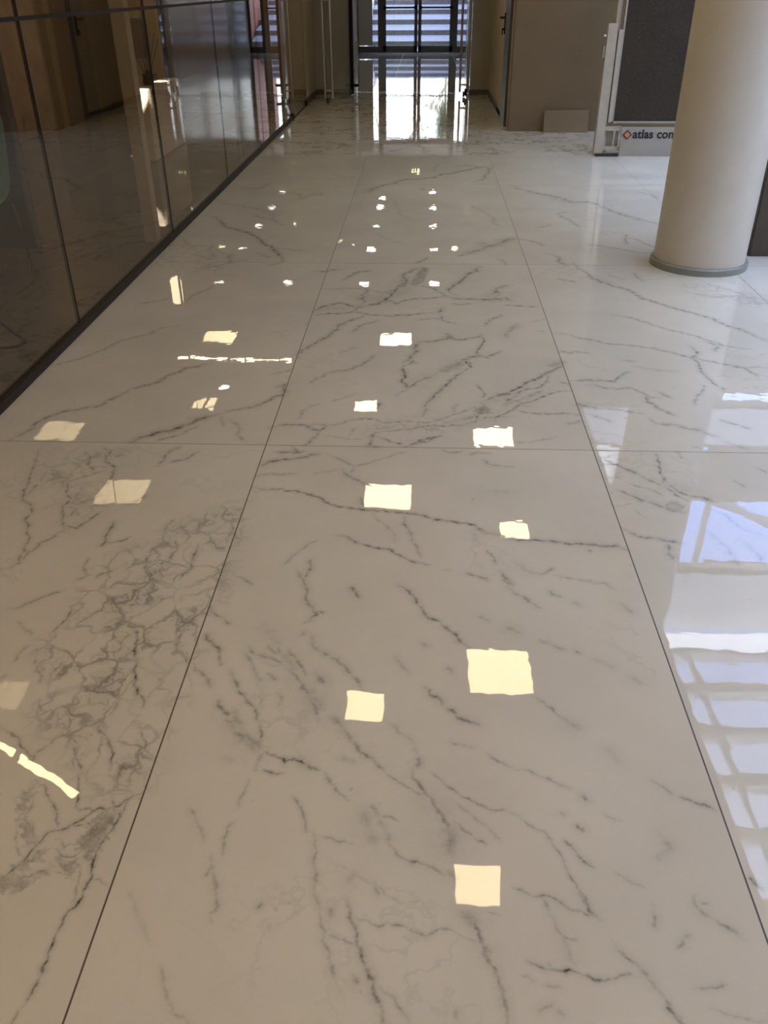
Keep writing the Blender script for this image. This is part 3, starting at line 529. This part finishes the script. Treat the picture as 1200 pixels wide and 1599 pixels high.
# ------------------------------------------------------------------ room shell
HC = 2.98
struct(MB().box(-6.2, 2.0, -3.2, 24.0, HC, 3.2).build('ceiling', M['ceil']))
wall('wall_fascia', 'x', 2.0, -0.2, -3.2, 10.6, 3.2, 7.3, M['white'])
wall('wall_atrium_right', 'x', 7.2, 0.2, -3.2, 10.8, 0, 7.3, M['white'])
wall('wall_behind', 'y', -3.2, -0.2, -6.2, 7.2, 0, 7.3, M['wall'])
wall('wall_showroom_left', 'x', -6.2, -0.2, -3.2, 24.0, 0, 3.0, M['dark'])
wall('wall_showroom_end', 'y', 24.0, 0.2, -6.2, -1.9, 0, 3.0, M['brownwall'])
HOLES = [(3.93, 6.6, 4.92, 6.13), (4.08, 6.4, 3.24, 3.41), (3.96, 4.03, 3.24, 3.41), (2.48, 2.66, 3.14, 3.22), (2.69, 2.88, 3.14, 3.22),
         (2.46, 2.84, 4.05, 4.72), (3.93, 4.12, 4.06, 4.20), (3.84, 4.06, 4.58, 4.74)]
wall('wall_atrium_back', 'y', 10.6, 0.2, 0.96, 7.2, 0, 7.3, M['brownwall'], HOLES).data.materials[0] = M['brownwall']
struct(MB().box(2.0, 7.2, 10.58, 10.6, 3.45, 4.0).box(2.0, 3.85, 10.58, 10.6, 4.78, 7.3).box(2.9, 7.2, 10.58, 10.6, 6.2, 7.3).build('trim_1', M['white']))
wall('wall_right', 'x', 0.96, 0.12, 10.8, 14.42, 0, 2.98, M['wall'])
wall('wall_far_right', 'y', 14.42, 0.12, 0.67, 0.96, 0, 2.98, M['gloss'])
wall('wall_far_left', 'y', 14.47, 0.12, -1.72, -1.17, 0, 2.98, M['gloss'])
struct(MB().box(-2.2, -1.70, 13.06, 14.46, 0, 2.97).build('wall_left_return', M['wall']))
wall('wall_passage_left', 'x', -1.72, -0.2, 14.6, 23.9, 0.27, 2.98, M['seg'])
wall('wall_passage_left_base', 'x', -1.71, -0.2, 14.6, 23.9, 0, 0.27, M['brownwall'])
wall('wall_passage_right', 'x', 1.08, 0.2, 14.55, 23.9, 0, 2.98, M['seg'])
wall('wall_end', 'y', 23.9, 0.2, -1.72, 1.08, 2.47, 2.98, M['brownwall'])
struct(MB().box(0.66, 0.962, 14.405, 14.425, 0, 0.07).box(0.945, 0.962, 11.62, 14.42, 0, 0.07).build('baseboard_right', M['skirt']))
struct(MB().box(-1.70, -1.17, 14.455, 14.475, 0, 0.07).box(-2.2, -1.69, 13.045, 13.065, 0, 0.07).box(-1.705, -1.69, 13.05, 14.47, 0, 0.07).build('baseboard_left', M['skirt']))
# dark door recess and door in the right wall
d2 = struct(MB().box(0.93, 0.975, 10.98, 11.58, 0, 2.2).build('door_2', M['frame']))
lf = MB().box(0.945, 0.975, 11.62, 12.5, 0.01, 2.15).build('door_leaf', M['wall'], d2)
hb = MB().box(0.925, 0.946, 11.66, 11.70, 0.93, 1.15).tube([(0.94, 11.68, 1.10), (0.885, 11.68, 1.10), (0.885, 11.80, 1.10)], 0.011).tube([(0.94, 11.68, 0.98), (0.905, 11.68, 0.98)], 0.012).tube([(0.905, 11.68, 0.985), (0.905, 11.68, 0.92)], 0.006)
hb.build('door_handle', M['black'], lf)

# skylight over the atrium
ROOF_Z = 7.3
yb = [(-2.35 + 0.84 * i) for i in range(15)]
B = MB(); B.box(2.0, 2.12, -3.2, 10.6, ROOF_Z, 7.5); B.box(6.7, 7.2, -3.2, 10.6, ROOF_Z, 7.5); B.box(2.12, 6.7, -3.2, -2.6, ROOF_Z, 7.5)
sky = struct(B.build('window_1', M['roofbar']))
for i, yy in enumerate([5.83 - 0.84 * k for k in range(10, -1, -1)] + [6.74, 7.565, 8.41, 9.255, 10.03]):
    w = 0.09 if yy < 10 else 0.05
    MB().box(2.12, 6.7, yy - w, yy + w, ROOF_Z - 0.02, 7.46).build('rafter', M['roofbar'], sky)
for x_ in (3.02, 4.24, 5.46):
    MB().box(x_ - 0.035, x_ + 0.035, -2.6, 10.08, ROOF_Z + 0.05, 7.42).build('mullion', M['roofbar'], sky)
MB().box(2.12, 6.7, 10.08, 10.6, 7.40, 7.42).build('frosted_pane', M['frost'], sky)
# window in the atrium's back wall
w2 = struct(MB().box(3.93, 3.97, 10.62, 10.70, 4.92, 6.13).box(3.93, 6.6, 10.62, 10.70, 6.10, 6.13).box(4.20, 4.28, 10.62, 10.70, 4.92, 6.13).build('window_2', M['roofbar']))
MB().prism([(4.1, 4.80), (6.6, 5.83), (6.6, 5.96), (4.1, 4.93)], 1, 10.63, 10.69).build('brace', M['roofbar'], w2)
lv = struct(MB().box(2.455, 2.845, 10.61, 10.63, 4.12, 4.14).box(2.455, 2.845, 10.61, 10.63, 4.22, 4.235).box(2.455, 2.845, 10.61, 10.63, 4.34, 4.36).box(2.46, 2.56, 10.61, 10.63, 4.36, 4.72).build('window_3', M['roofbar']))
MB().box(2.46, 2.84, 10.70, 10.71, 4.05, 4.72).build('frosted_pane', M['frost'], lv)

# ------------------------------------------------------------------ ceiling lights
def panel(x, y, s, label, group, m='panel_e'):
    o = empty('ceiling_light', (x, y, HC), label, 'ceiling light', group); h = s / 2
    MB().box(x - h - .012, x + h + .012, y - h - .012, y + h + .012, HC - .012, HC + .01).build('light_frame', M['white'], o)
    MB().box(x - h, x + h, y - h, y + h, HC - .016, HC - .011).build('diffuser', M[m], o)
GP1, GP2 = 'large square ceiling panels', 'small square ceiling panels'
panel(0.64, 4.79, .47, 'large square warm LED panel mirrored brightest in the near centre slab', GP1)
panel(-0.31, 7.32, .47, 'large square LED panel mirrored just below the middle cross joint', GP1)
panel(0.85, 8.68, .45, 'large square LED panel mirrored just above the cross joint, right of centre', GP1)
panel(-0.37, 11.80, .45, 'large square LED panel mirrored farthest of the big ones, below the round downlights', GP1)
panel(0.39, 2.99, .26, 'small square LED panel mirrored lowest in the near centre slab', GP2)
panel(-0.35, 4.38, .26, 'small square LED panel mirrored left of the brightest large panel', GP2)
panel(0.92, 6.75, .26, 'small square LED panel mirrored near the right joint on a dark vein', GP2)
panel(-0.67, 9.48, .27, 'small square LED panel mirrored left of centre in the middle slab', GP2)
for px_, py_, sd in ((-1.2, 1.2, 'left, nearest the viewer'), (-1.2, -0.6, 'left, second back'), (-0.4, -2.0, 'left, rearmost'), (0.8, -2.0, 'right, rearmost')):  # unseen panels added to brighten and warm the near floor
    panel(px_, py_, .47, 'unseen large square LED panel added above and behind the viewer, ' + sd, GP1, 'amber_fill_e' if px_ < -1 else 'panel_e')
def down(x, y, r, label, group):
    o = empty('downlight', (x, y, HC), label, 'downlight', group)
    MB().lathe([(r + .015, HC + .01), (r + .015, HC - .008), (r, HC - .01), (r, HC + .01)], x, y, 24).build('trim_ring', M['white'], o)
    MB().lathe([(r, HC - .004), (r * .9, HC - .009)], x, y, 24).build('lens', M['spot_e'], o)
ords = ['nearest', 'second', 'third', 'fourth', 'fifth', 'farthest']
for i, yy in enumerate((14.5, 16.75, 18.6, 20.4, 22.1)):
    down(0.215, yy, .085, '%s round downlight of the row left of the passage centre line' % ords[i], 'round passage downlights') if False else down(0.215, yy, .085, '%s round downlight in the right-hand passage row' % ords[i], 'round passage downlights')
for i, yy in enumerate((14.5, 16.75, 18.6, 20.4, 21.4)):
    down(-1.01, yy, .085, '%s round downlight in the left-hand passage row' % ords[i], 'round passage downlights')
panel(0.64, 16.85, .13, 'tiny square light beside the right passage row', 'small square ceiling panels')
down(-2.54, 10.0, .07, 'round downlight inside the dark showroom behind the glass', 'showroom downlights')
o = empty('linear_light', (-2.6, 10.92, HC), 'long thin lamp crossing the showroom ceiling, mirrored as a horizontal bright bar', 'light')
MB().box(-3.42, -1.78, 10.88, 10.96, HC - .02, HC).build('housing', M['white'], o); MB().box(-3.41, -1.79, 10.89, 10.95, HC - .028, HC - .02).build('tube', M['dim_e'], o)
o = empty('linear_light', (-2.5, 3.72, HC), 'slanting warm strip lamp mirrored at the lower left edge', 'light')
B = MB(); B.prism([(-3.05, 4.00), (-2.16, 3.48), (-2.13, 3.53), (-3.02, 4.05)], 2, HC - .035, HC - .004); B.build('housing', M['white'], o)
B = MB(); B.prism([(-3.04, 3.998), (-2.165, 3.488), (-2.14, 3.53), (-3.015, 4.04)], 2, HC - .041, HC - .036); B.build('tube', M['dim_e'], o)
o = empty('exit_sign', (-0.23, 23.4, 2.7), 'small dark exit sign with three glowing yellow marks above the glass doors', 'sign')
MB().box(-0.36, -0.10, 23.40, 23.44, 2.62, 2.78, .004).tube([(-0.23, 23.42, 2.78), (-0.23, 23.42, HC)], .006).build('housing', M['black'], o)
for a, c, z0 in ((-0.325, -0.275, 2.67), (-0.245, -0.222, 2.655), (-0.185, -0.125, 2.665)):
    MB().box(a, c, 23.395, 23.401, z0, 2.74).build('lit_mark', M['exit_e'], o)

# ------------------------------------------------------------------ glass wall on the left
gw = empty('glass_partition', (-1.68, 7.0, 0), 'long bronze-tinted glass wall with a black rail, left of the marble corridor', 'glass wall')
MB().box(-1.70, -1.66, -3.2, 11.55, 0, .045, .003).box(-1.69, -1.67, 11.65, 13.05, 0.0, .012).build('base_channel', M['channel'], gw)
MB().box(-1.692, -1.668, -3.2, 11.60, 1.322, 1.338, .002).build('rail', M['black'], gw)
js = [-3.2, 0.3, 2.1, 3.92, 5.71, 7.54, 9.4, 11.58, 13.05]
for a, c in zip(js, js[1:]):
    MB().box(-1.686, -1.674, a + .003, c - .003, .012, 2.97).build('glass_pane', M['glass'], gw)
for a in js[1:-2]:
    MB().box(-1.688, -1.672, a - .002, a + .002, .04, 2.97).build('joint', M['black'], gw)
MB().box(-1.72, -1.655, 11.53, 11.64, 0, .07, .004).build('pivot_patch', M['black'], gw)
MB().box(-1.71, -1.66, 12.93, 13.04, 0.0, .07, .004).build('pivot_patch', M['black'], gw)

# ------------------------------------------------------------------ showroom behind the glass
t = MB().box(-1.84, -1.76, 5.60, 5.70, 0, 2.97, .003).build('steel_post', M['stand'])
tag(t, 'slender taupe steel post just behind the glass wall, left of the white plinth', 'post')
t = MB().box(-2.76, -2.60, 8.63, 9.80, 0, .62, .004).build('plinth', M['plinth'])
tag(t, 'white box plinth with a reed diffuser on top, behind the glass', 'plinth')
rd_ = empty('reed_diffuser', (-2.70, 9.05, .62), 'dark glass reed diffuser standing on the white plinth', 'diffuser')
MB().lathe([(.045, .622), (.052, .65), (.045, .70), (.018, .73), (.018, .75)], -2.70, 9.05, 20).build('bottle', M['black'], rd_, True)
for k, (dx, dz) in enumerate(((-.16, .30), (-.05, .34), (.02, .36), (.10, .33), (.13, .28))):
    MB().tube([(-2.70, 9.05, .66), (-2.70 + dx, 9.05 + .02 * k, .73 + dz)], .004, 6).build('reed', M['rod'], rd_)
for k in range(3):
    MB().tube([(-2.70 + .05 * math.cos(a) + .02 * k, 9.05 + .05 * math.sin(a), .70 + .02 * math.sin(2 * a + k)) for a in [i * .5 for i in range(13)]], .006, 6).build('twig', M['rod'], rd_)
dp_ = empty('showroom_divider', (-3.3, 12.0, 0), 'cream display panel carrying a grey terrazzo sample, behind the plinth', 'display panel')
MB().box(-3.95, -3.36, 12.0, 12.08, 0, 2.6, .004).build('backboard', M['wall'], dp_)
MB().box(-3.86, -3.50, 11.985, 12.0, .66, 1.10).build('terrazzo_sample', M['terr'], dp_)
MB().box(-3.86, -3.50, 11.985, 12.0, 1.22, 1.70).build('pale_sample', M['brown'], dp_)
t = MB().box(-3.36, -2.55, 12.25, 12.35, 0, 2.6, .004).build('showroom_divider', M['brownwall']); tag(t, 'plain brown display panel right of the cream one, behind glass', 'display panel')
for k, (a, c, mm, lb) in enumerate(((6.0, 9.7, 'dark', 'near-black slab leaning on the showroom wall, nearest of the row'), (9.7, 10.75, 'brown', 'brown slab on the showroom wall between two dark ones'),
                         (10.75, 11.75, 'brownwall', 'lighter taupe slab on the showroom wall behind the steel post'), (11.75, 12.35, 'dark', 'narrow dark slab on the showroom wall'), (12.35, 14.4, 'brownwall', 'wide taupe slab, farthest on the showroom side wall'))):
    t = MB().box(-4.46, -4.40 + .004 * (k % 2), a + .004, c - .004, 0.0, 2.7, .003).build('sample_slab', M[mm]); tag(t, lb, 'slab', 'slabs along the showroom wall')
t = MB().box(-3.9, -2.50, 5.42, 5.50, 0.0, 1.9, .006).build('sample_board', M['dark']); tag(t, 'dark upright sample board at the left picture edge, behind the glass', 'display board')
for k, (a, c, mm, lb) in enumerate(((-5.42, -5.18, 'gold', 'ochre timber pilaster at the far end of the showroom, left one'), (-5.10, -4.72, 'gold', 'ochre timber pilaster at the far end of the showroom, right one'),
                               (-4.62, -4.05, 'brick', 'red brick pier beside the ochre pilasters'))):
    t = MB().box(a, c, 23.2, 23.45, 0, 2.95).build('pilaster', M[mm]); tag(t, lb, 'pilaster', 'pilasters at the showroom end')
t = MB().box(-4.9, -4.2, 17.0, 17.1, 0, 2.3, .004).build('showroom_divider', mat('blue_grey_slab', (0.12, 0.12, 0.15), 0.4, var=0.15)); tag(t, 'blue-grey display slab deep in the showroom', 'display panel')
# wire chair with teal shell, and a wire side table
ch = empty('wire_chair', (-2.45, 4.45, 0), 'teal shell chair on black wire sled base at the left edge, behind the glass', 'chair')
B = MB(); prof = []
for i in range(9):
    a = i / 8
    prof.append((4.20 + .46 * min(a / .55, 1) + max(0, a - .55) * .2, .45 - .03 * math.sin(math.pi * min(a / .55, 1)) + max(0, a - .55) * .9))
rows = []
for (yy, zz) in prof:
    rows.append([(-2.45 + .24 * u, yy, zz + .05 * u * u) for u in (-1, -.6, -.2, .2, .6, 1)])
vg = [[B.b.verts.new(p) for p in r] for r in rows]
for A_, B_ in zip(vg, vg[1:]):
    for k in range(5): B.b.faces.new((A_[k], A_[k + 1], B_[k + 1], B_[k]))
sh = B.build('seat_shell', M['teal'], ch, True); md = sh.modifiers.new('solid', 'SOLIDIFY'); md.thickness = .012
md = sh.modifiers.new('sub', 'SUBSURF'); md.levels = 1; md.render_levels = 2
for s_ in (-1, 1):
    x_ = -2.45 + s_ * .22
    MB().tube([(x_, 4.28, .44), (x_, 4.22, .2), (x_, 4.15, .012), (x_, 4.2, .006), (x_, 4.70, .006), (x_, 4.74, .02), (x_, 4.66, .44)], .006, 8).build('sled_leg', M['rod'], ch, True)
st = empty('wire_side_table', (-2.15, 3.6, 0), 'low black wire side table with a triangular loop foot near the glass', 'side table')
MB().tube([(-2.35, 4.25, .006), (-1.92, 3.80, .006), (-1.885, 3.74, .006), (-1.90, 3.69, .006), (-1.95, 3.67, .006), (-2.5, 3.55, .006), (-2.5, 3.5, .4)], .0085, 10).build('loop_foot', M['rod'], st, True)
MB().lathe([(.20, .400), (.20, .415)], -2.5, 3.5, 32).build('table_top', M['rod'], st)
sc = empty('pendant_lamp', (-3.0, 10.05, 1.55), 'small glowing cylindrical pendant lamp in the showroom, mirrored in the floor beyond the glass', 'lamp')
MB().lathe([(.055, 1.57), (.065, 1.60), (.065, 1.86), (.055, 1.88)], -3.0, 10.05, 24).build('lamp_shade', M['sconce_e'], sc, True)
MB().lathe([(.03, 1.88), (.03, 1.93)], -3.0, 10.05, 16).tube([(-3.0, 10.05, 1.92), (-3.0, 10.05, HC)], .004, 6).build('cord', M['black'], sc)
for sy_, tg, lb in ((7.6, (-2.68, 8.66, .60), 'added black spotlight imitating a sun patch on the near corner of the white plinth'), (8.3, (-2.72, 9.45, .62), 'added black spotlight imitating a sun patch on the far end of the white plinth')):  # spotlights added to imitate sun patches on the plinth
    tr = empty('added_spotlight', (-2.2, sy_, 2.8), lb, 'spotlight', 'added showroom spotlights')
    MB().tube([(-2.2, sy_, HC), (-2.2, sy_, 2.86)], .015).tube([(-2.2, sy_ - .02, 2.88), (-2.2, sy_ + .08, 2.74)], .04, 16).build('housing', M['black'], tr)
    lamp('sun_patch_spot', 'SPOT', (-2.2, sy_ + .10, 2.71), 3000, (1.0, 0.95, 0.86), target=tg, spot_size=0.085, spot_blend=0.2, shadow_soft_size=0.015)

# ------------------------------------------------------------------ column, counter, stand, box
cl = empty('round_column', (1.665, 5.19, 0), 'thick round ivory column with a grey base ring, at the right', 'column')
MB().lathe([(.262, .04), (.262, HC)], 1.665, 5.19, 96).build('shaft', M['col'], cl, True)
MB().lathe([(.283, 0), (.283, .034), (.278, .04), (.262, .04)], 1.665, 5.19, 96).build('base_ring', M['ring'], cl, True)
t = MB().box(2.02, 3.3, 5.36, 6.1, 0.0, .78, .006).build('low_counter', M['counter']); tag(t, 'low dark brown counter half hidden behind the ivory column', 'counter')
t = MB().prism([(10.50, 0.0), (10.52, 0.0), (10.585, .225), (10.565, .225)], 0, 1.35, 1.85).build('leaning_tile', M['brownwall']); tag(t, 'low beige tile offcut leaning on the far brown wall', 'tile')
ds = empty('display_stand', (1.72, 9.0, 0), 'white sample stand holding a tall dark speckled slab, left of the column', 'display stand')
MB().box(1.665, 1.755, 8.98, 9.06, .02, 1.13, .003).box(1.765, 1.80, 8.97, 9.02, .30, 1.08, .002).build('upright', M['stand'], ds)
MB().box(1.735, 1.775, 9.02, 9.09, .02, 2.95, .002).build('tall_rail', M['stand'], ds)
MB().box(1.64, 1.665, 9.0, 9.05, .85, .95, .002).build('bracket', M['steel'], ds)
MB().tube([(1.665, 9.02, 1.03), (1.64, 9.02, 1.03)], .012).build('bolt', M['steel'], ds)
MB().box(1.755, 1.91, 8.985, 9.0, .225, .265).box(1.755, 1.91, 8.985, 9.0, .05, .085).box(1.835, 1.85, 8.985, 9.0, .085, .225).box(1.76, 1.90, 9.05, 9.06, .05, .26).build('lower_frame', M['stand'], ds)
MB().box(1.68, 1.90, 8.93, 9.0, 0, .022, .003).build('foot', M['dsteel'], ds)
MB().box(3.36, 3.44, 8.98, 9.06, .0, 2.6, .003).build('upright', M['stand'], ds)
MB().box(1.815, 3.35, 8.985, 9.015, .31, 2.5).build('slab', M['speck'], ds)
MB().box(1.80, 1.816, 8.975, 9.02, .295, 2.5).box(1.80, 3.36, 8.975, 9.02, .295, .311).build('slab_edge', M['alu'], ds)
sb = MB().box(1.905, 3.3, 8.955, 8.975, .0, .262, .002).build('sign_board', M['board'], ds)
def text(body, x, y, z, width, m, name, parent, ref=None):
    cu = bpy.data.curves.new(name, 'FONT'); cu.body = ref or body; cu.size = 1.0; cu.offset = 0.028; cu.extrude = 0.01; cu.space_character = 1.02; cu.resolution_u = 5
    ob = bpy.data.objects.new(name, cu); C.objects.link(ob)
    def dims():
        dg = bpy.context.evaluated_depsgraph_get(); me_ = bpy.data.meshes.new_from_object(ob.evaluated_get(dg)); return me_
    m0 = dims(); xs = [q.co.x for q in m0.vertices]; k = width / (max(xs) - min(xs)); bpy.data.meshes.remove(m0)
    cu.body = body; m1 = dims(); bpy.data.objects.remove(ob)
    x0 = min(q.co.x for q in m1.vertices)
    for q in m1.vertices: q.co = ((q.co.x - x0) * k, -q.co.z * 0.05, q.co.y * k)
    m1.materials.clear(); m1.materials.append(m)
    o = bpy.data.objects.new(name, m1); C.objects.link(o)
    m1.transform(Matrix.Translation((x, y, z)))
    o.parent = parent; o.matrix_parent_inverse = Matrix.Identity(4)
    return o
text('atlas concorde', 2.015, 8.953, .165, .392, M['ink'], 'lettering', sb, 'atlas con').matrix_parent_inverse = Matrix.Translation((-0, 0, 0))
cx_, cz_, h1, h2 = 1.962, .195, .046, .028
B = MB(); B.prism([(cx_ - h1, cz_), (cx_, cz_ - h1), (cx_ + h1, cz_), (cx_, cz_ + h1)], 1, 8.950, 8.954); B.build('emblem', M['red'], sb)
B = MB(); B.prism([(cx_ - h2, cz_), (cx_, cz_ - h2), (cx_ + h2, cz_), (cx_, cz_ + h2)], 1, 8.948, 8.9505); B.build('emblem_centre', M['orange'], sb)

# ------------------------------------------------------------------ open glass door leaves at the end of the corridor
def leaf(x0, y0, x1, y1, hx, hy, label, knob):
    o = empty('glass_door', (x0, y0, 0), label, 'door', None)
    dx, dy = x1 - x0, y1 - y0; l_ = math.hypot(dx, dy); nx, ny = -dy / l_ * .006, dx / l_ * .006
    B = MB(); B.prism([(x0 + nx, y0 + ny), (x1 + nx, y1 + ny), (x1 - nx, y1 - ny), (x0 - nx, y0 - ny)], 2, .02, 2.6); B.build('glass_leaf', M['pane'], o)
    ux, uy = -dy / l_, dx / l_
    for s_ in (-1, 1):
        B = MB(); B.tube([(hx + ux * .055 * s_, hy + uy * .055 * s_, .06), (hx + ux * .055 * s_, hy + uy * .055 * s_, 2.1)], .017, 12); B.build('pull_bar', M['steel'], o, True)
    for zz in (.16, 1.27): MB().tube([(hx - ux * .06, hy - uy * .06, zz), (hx + ux * .06, hy + uy * .06, zz)], .014, 10).build('handle_bracket', M['steel'], o, True)
    ex, ey = (x0 + x1) / 2, (y0 + y1) / 2
    for (a, c) in ((x0, y0), (x1, y1)):
        qx, qy = a + (ex - a) * .14, c + (ey - c) * .14
        B = MB(); B.prism([(a + nx * 2.4, c + ny * 2.4), (qx + nx * 2.4, qy + ny * 2.4), (qx - nx * 2.4, qy - ny * 2.4), (a - nx * 2.4, c - ny * 2.4)], 2, .005, .075); B.build('patch_fitting', M['dsteel'], o)
    return o
ll = leaf(-1.14, 14.40, -1.40, 13.25, -1.385, 13.33, 'left frameless glass door leaf swung open towards the viewer, with long steel pulls', False)
MB().box(-1.165, -1.105, 14.40, 14.46, .01, 2.6, .003).build('door_edge_post', M['black'], ll)
MB().tube([(-1.11, 14.42, .13), (-1.03, 14.40, .13)], .02, 12).build('floor_stop', M['black'], ll, True)
rl = leaf(.645, 14.95, .565, 14.05, .567, 14.16, 'right frameless glass door leaf folded back into the passage, with long steel pulls', False)
MB().tube([(.60, 14.10, .02), (.60, 14.10, .11)], .018, 12).build('floor_lock', M['black'], rl, True)

# ------------------------------------------------------------------ end doors
YD = 23.9
d1 = struct(MB().box(-1.72, 1.08, YD, YD + .07, 0, .02).box(-1.72, -1.21, YD, YD + .06, .02, .14).box(.75, 1.08, YD, YD + .06, .02, .14)
            .box(-1.21, -1.09, YD, YD + .07, .02, 2.47).box(.64, .75, YD, YD + .07, .02, 2.47).box(-1.72, -1.68, YD, YD + .06, .02, 2.47).box(1.02, 1.08, YD, YD + .06, .02, 2.47)
            .box(-1.72, 1.08, YD, YD + .07, 2.06, 2.12).box(-1.72, 1.08, YD, YD + .07, 2.38, 2.47).build('door_1', M['frame']))
for a, c in ((-1.09, -.232), (-.218, .64)):
    lf = MB().box(a, a + .08, YD + .01, YD + .06, .02, 2.06).box(c - .08, c, YD + .01, YD + .06, .02, 2.06).box(a, c, YD + .01, YD + .06, .02, .15).box(a, c, YD + .01, YD + .06, 1.98, 2.06).build('door_leaf', M['frame'], d1)
    MB().tube([(a + .05, YD - .07, .965), (c - .05, YD - .07, .965)], .02, 12).box(a + .02, a + .09, YD - .08, YD + .02, .93, 1.0, .004).box(c - .09, c - .02, YD - .08, YD + .02, .93, 1.0, .004).build('push_bar', M['black'], lf)
    MB().box(a + .08, c - .08, YD + .03, YD + .038, .15, 1.98).build('glass_pane', M['pane'], lf)
for a, c in ((-1.68, -1.21), (.75, 1.02)): MB().box(a, c, YD + .03, YD + .038, .14, 2.06).build('glass_pane', M['pane'], d1)
MB().box(-1.68, 1.02, YD + .03, YD + .038, 2.12, 2.38).build('transom_glass', M['glass'], d1)
MB().box(-1.68, -1.34, YD - .10, YD - .06, .16, 2.3, .003).build('pale_blind', M['gloss'], d1)

# ------------------------------------------------------------------ outside: steps, walls, ground, trees
struct(MB().box(-6, 6, 24.0, 26.7, -.1, -.01).build('ground_outside', M['stonec']))
stp = empty('stone_steps', (-.3, 26.7, 0), 'wide shallow stone steps rising outside the end doors', 'steps')
y_, z_ = 26.7, -.01
for k in range(5):
    B = MB(); B.prism([(y_, -.05), (y_, z_ + .125), (y_ + .82, z_ + .235), (y_ + .82, -.05)], 0, -1.62, 1.55); s1 = B.build('step', M['stoneb'], stp)
    MB().box(-1.62, 1.55, y_ - .012, y_ + .0, -.05 if k == 0 else z_ - .02, z_ + .105).build('riser_face', M['stonec'], s1)
    MB().box(-1.62, 1.55, y_ - .02, y_ + .03, z_ + .107, z_ + .13).build('nosing', M['nosing'], s1)
    y_ += .8; z_ += .235
struct(MB().box(-14, 14, y_, 60, -.1, z_ - .02).build('ground_terrace', M['gravel']))
for k in range(4):
    a = 25.2 + k * 1.5
    t = MB().box(-2.25, -1.62, a, a + 1.45, -.05, .35 + .33 * k, .01).build('stair_cheek', M['render_']); tag(t, ('lowest', 'second', 'third', 'topmost')[k] + ' pale block of the stepped wall left of the outside steps', 'wall block', 'stepped wall blocks')
t = MB().box(1.6, 1.95, 25.6, 31, -.05, 3.4).build('brick_side_wall', M['brick']); tag(t, 'tall red brick wall right of the outside steps', 'wall')
t = MB().box(-3.4, -2.4, 24.6, 31, -.05, 3.6).build('render_side_wall', M['render_']); tag(t, 'pale rendered side wall left of the outside steps', 'wall')
def leaves(cx, cy_, cz, rx, ry, rz, nn, size, name, parent, m, hollow=0.5):
    P0 = RNG.normal(size=(nn, 3)); P0 /= np.linalg.norm(P0, axis=1)[:, None]; P0 *= (hollow + (1 - hollow) * RNG.random((nn, 1)))
    P0 = P0 * [rx, ry, rz] + [cx, cy_, cz]
    vs_, fs_ = [], []
    for i, p in enumerate(P0):
        a = Vector(RNG.normal(size=3)).normalized(); b2 = a.cross(Vector(RNG.normal(size=3))).normalized(); p = Vector(p)
        vs_ += [p, p + a * size + b2 * size * .3, p + a * size * 2, p + a * size - b2 * size * .3]; fs_.append((4 * i, 4 * i + 1, 4 * i + 2, 4 * i + 3))
    me_ = bpy.data.meshes.new(name); me_.from_pydata([tuple(q) for q in vs_], [], fs_); me_.materials.append(m)
    ob = bpy.data.objects.new(name, me_); C.objects.link(ob)
    if parent: ob.parent = parent; ob.matrix_parent_inverse = Matrix.Translation(-parent.location)
    return ob
t = MB().box(-2.35, 1.55, 25.3, 25.45, 2.26, 3.3).build('porch_fascia', M['stonec']); tag(t, 'grey fascia of the porch roof outside the end doors', 'porch roof')
sb_ = empty('evergreen_shrub', (.68, 32.0, z_ - .02), 'dark evergreen shrub at the top of the outside steps, right', 'shrub')
leaves(.68, 32.0, 2.75, .34, .4, .95, 5200, .04, 'foliage', sb_, M['leaf'], .2)
MB().tube([(.68, 32, z_ - .03), (.68, 32, 2.6)], .04, 8, .02).build('stem', M['bark'], sb_)
def bare_tree(x, y, z, h, label, seed):
    R_ = random.Random(seed); o = empty('bare_tree', (x, y, z), label, 'tree', 'bare trees beyond the steps'); B = MB()
    def grow(p, d, l, r, n_):
        q = p + d * l; B.tube([p, p + d * l * .5 + Vector((R_.uniform(-1, 1), R_.uniform(-1, 1), 0)) * l * .05, q], r, 5, r * .6)
        if n_ == 0: return
        for _ in range(3):
            nd = (d + Vector((R_.uniform(-1, 1), R_.uniform(-1, 1), R_.uniform(-.2, .6))) * .8).normalized(); grow(q, nd, l * R_.uniform(.6, .8), r * .55, n_ - 1)
    grow(Vector((x, y, z - .03)), Vector((0, 0, 1)), h, .09, 6); B.build('branches', M['bark'], o)
bare_tree(-2.3, 39.0, z_, 1.0, 'leafless thin-branched tree beyond the steps, left', 3)
bare_tree(-.35, 33.5, z_, .85, 'leafless thin-branched tree nearest the top of the steps', 21)
bare_tree(1.3, 46.0, z_, 1.1, 'leafless tree farthest beyond the steps, centre', 8)
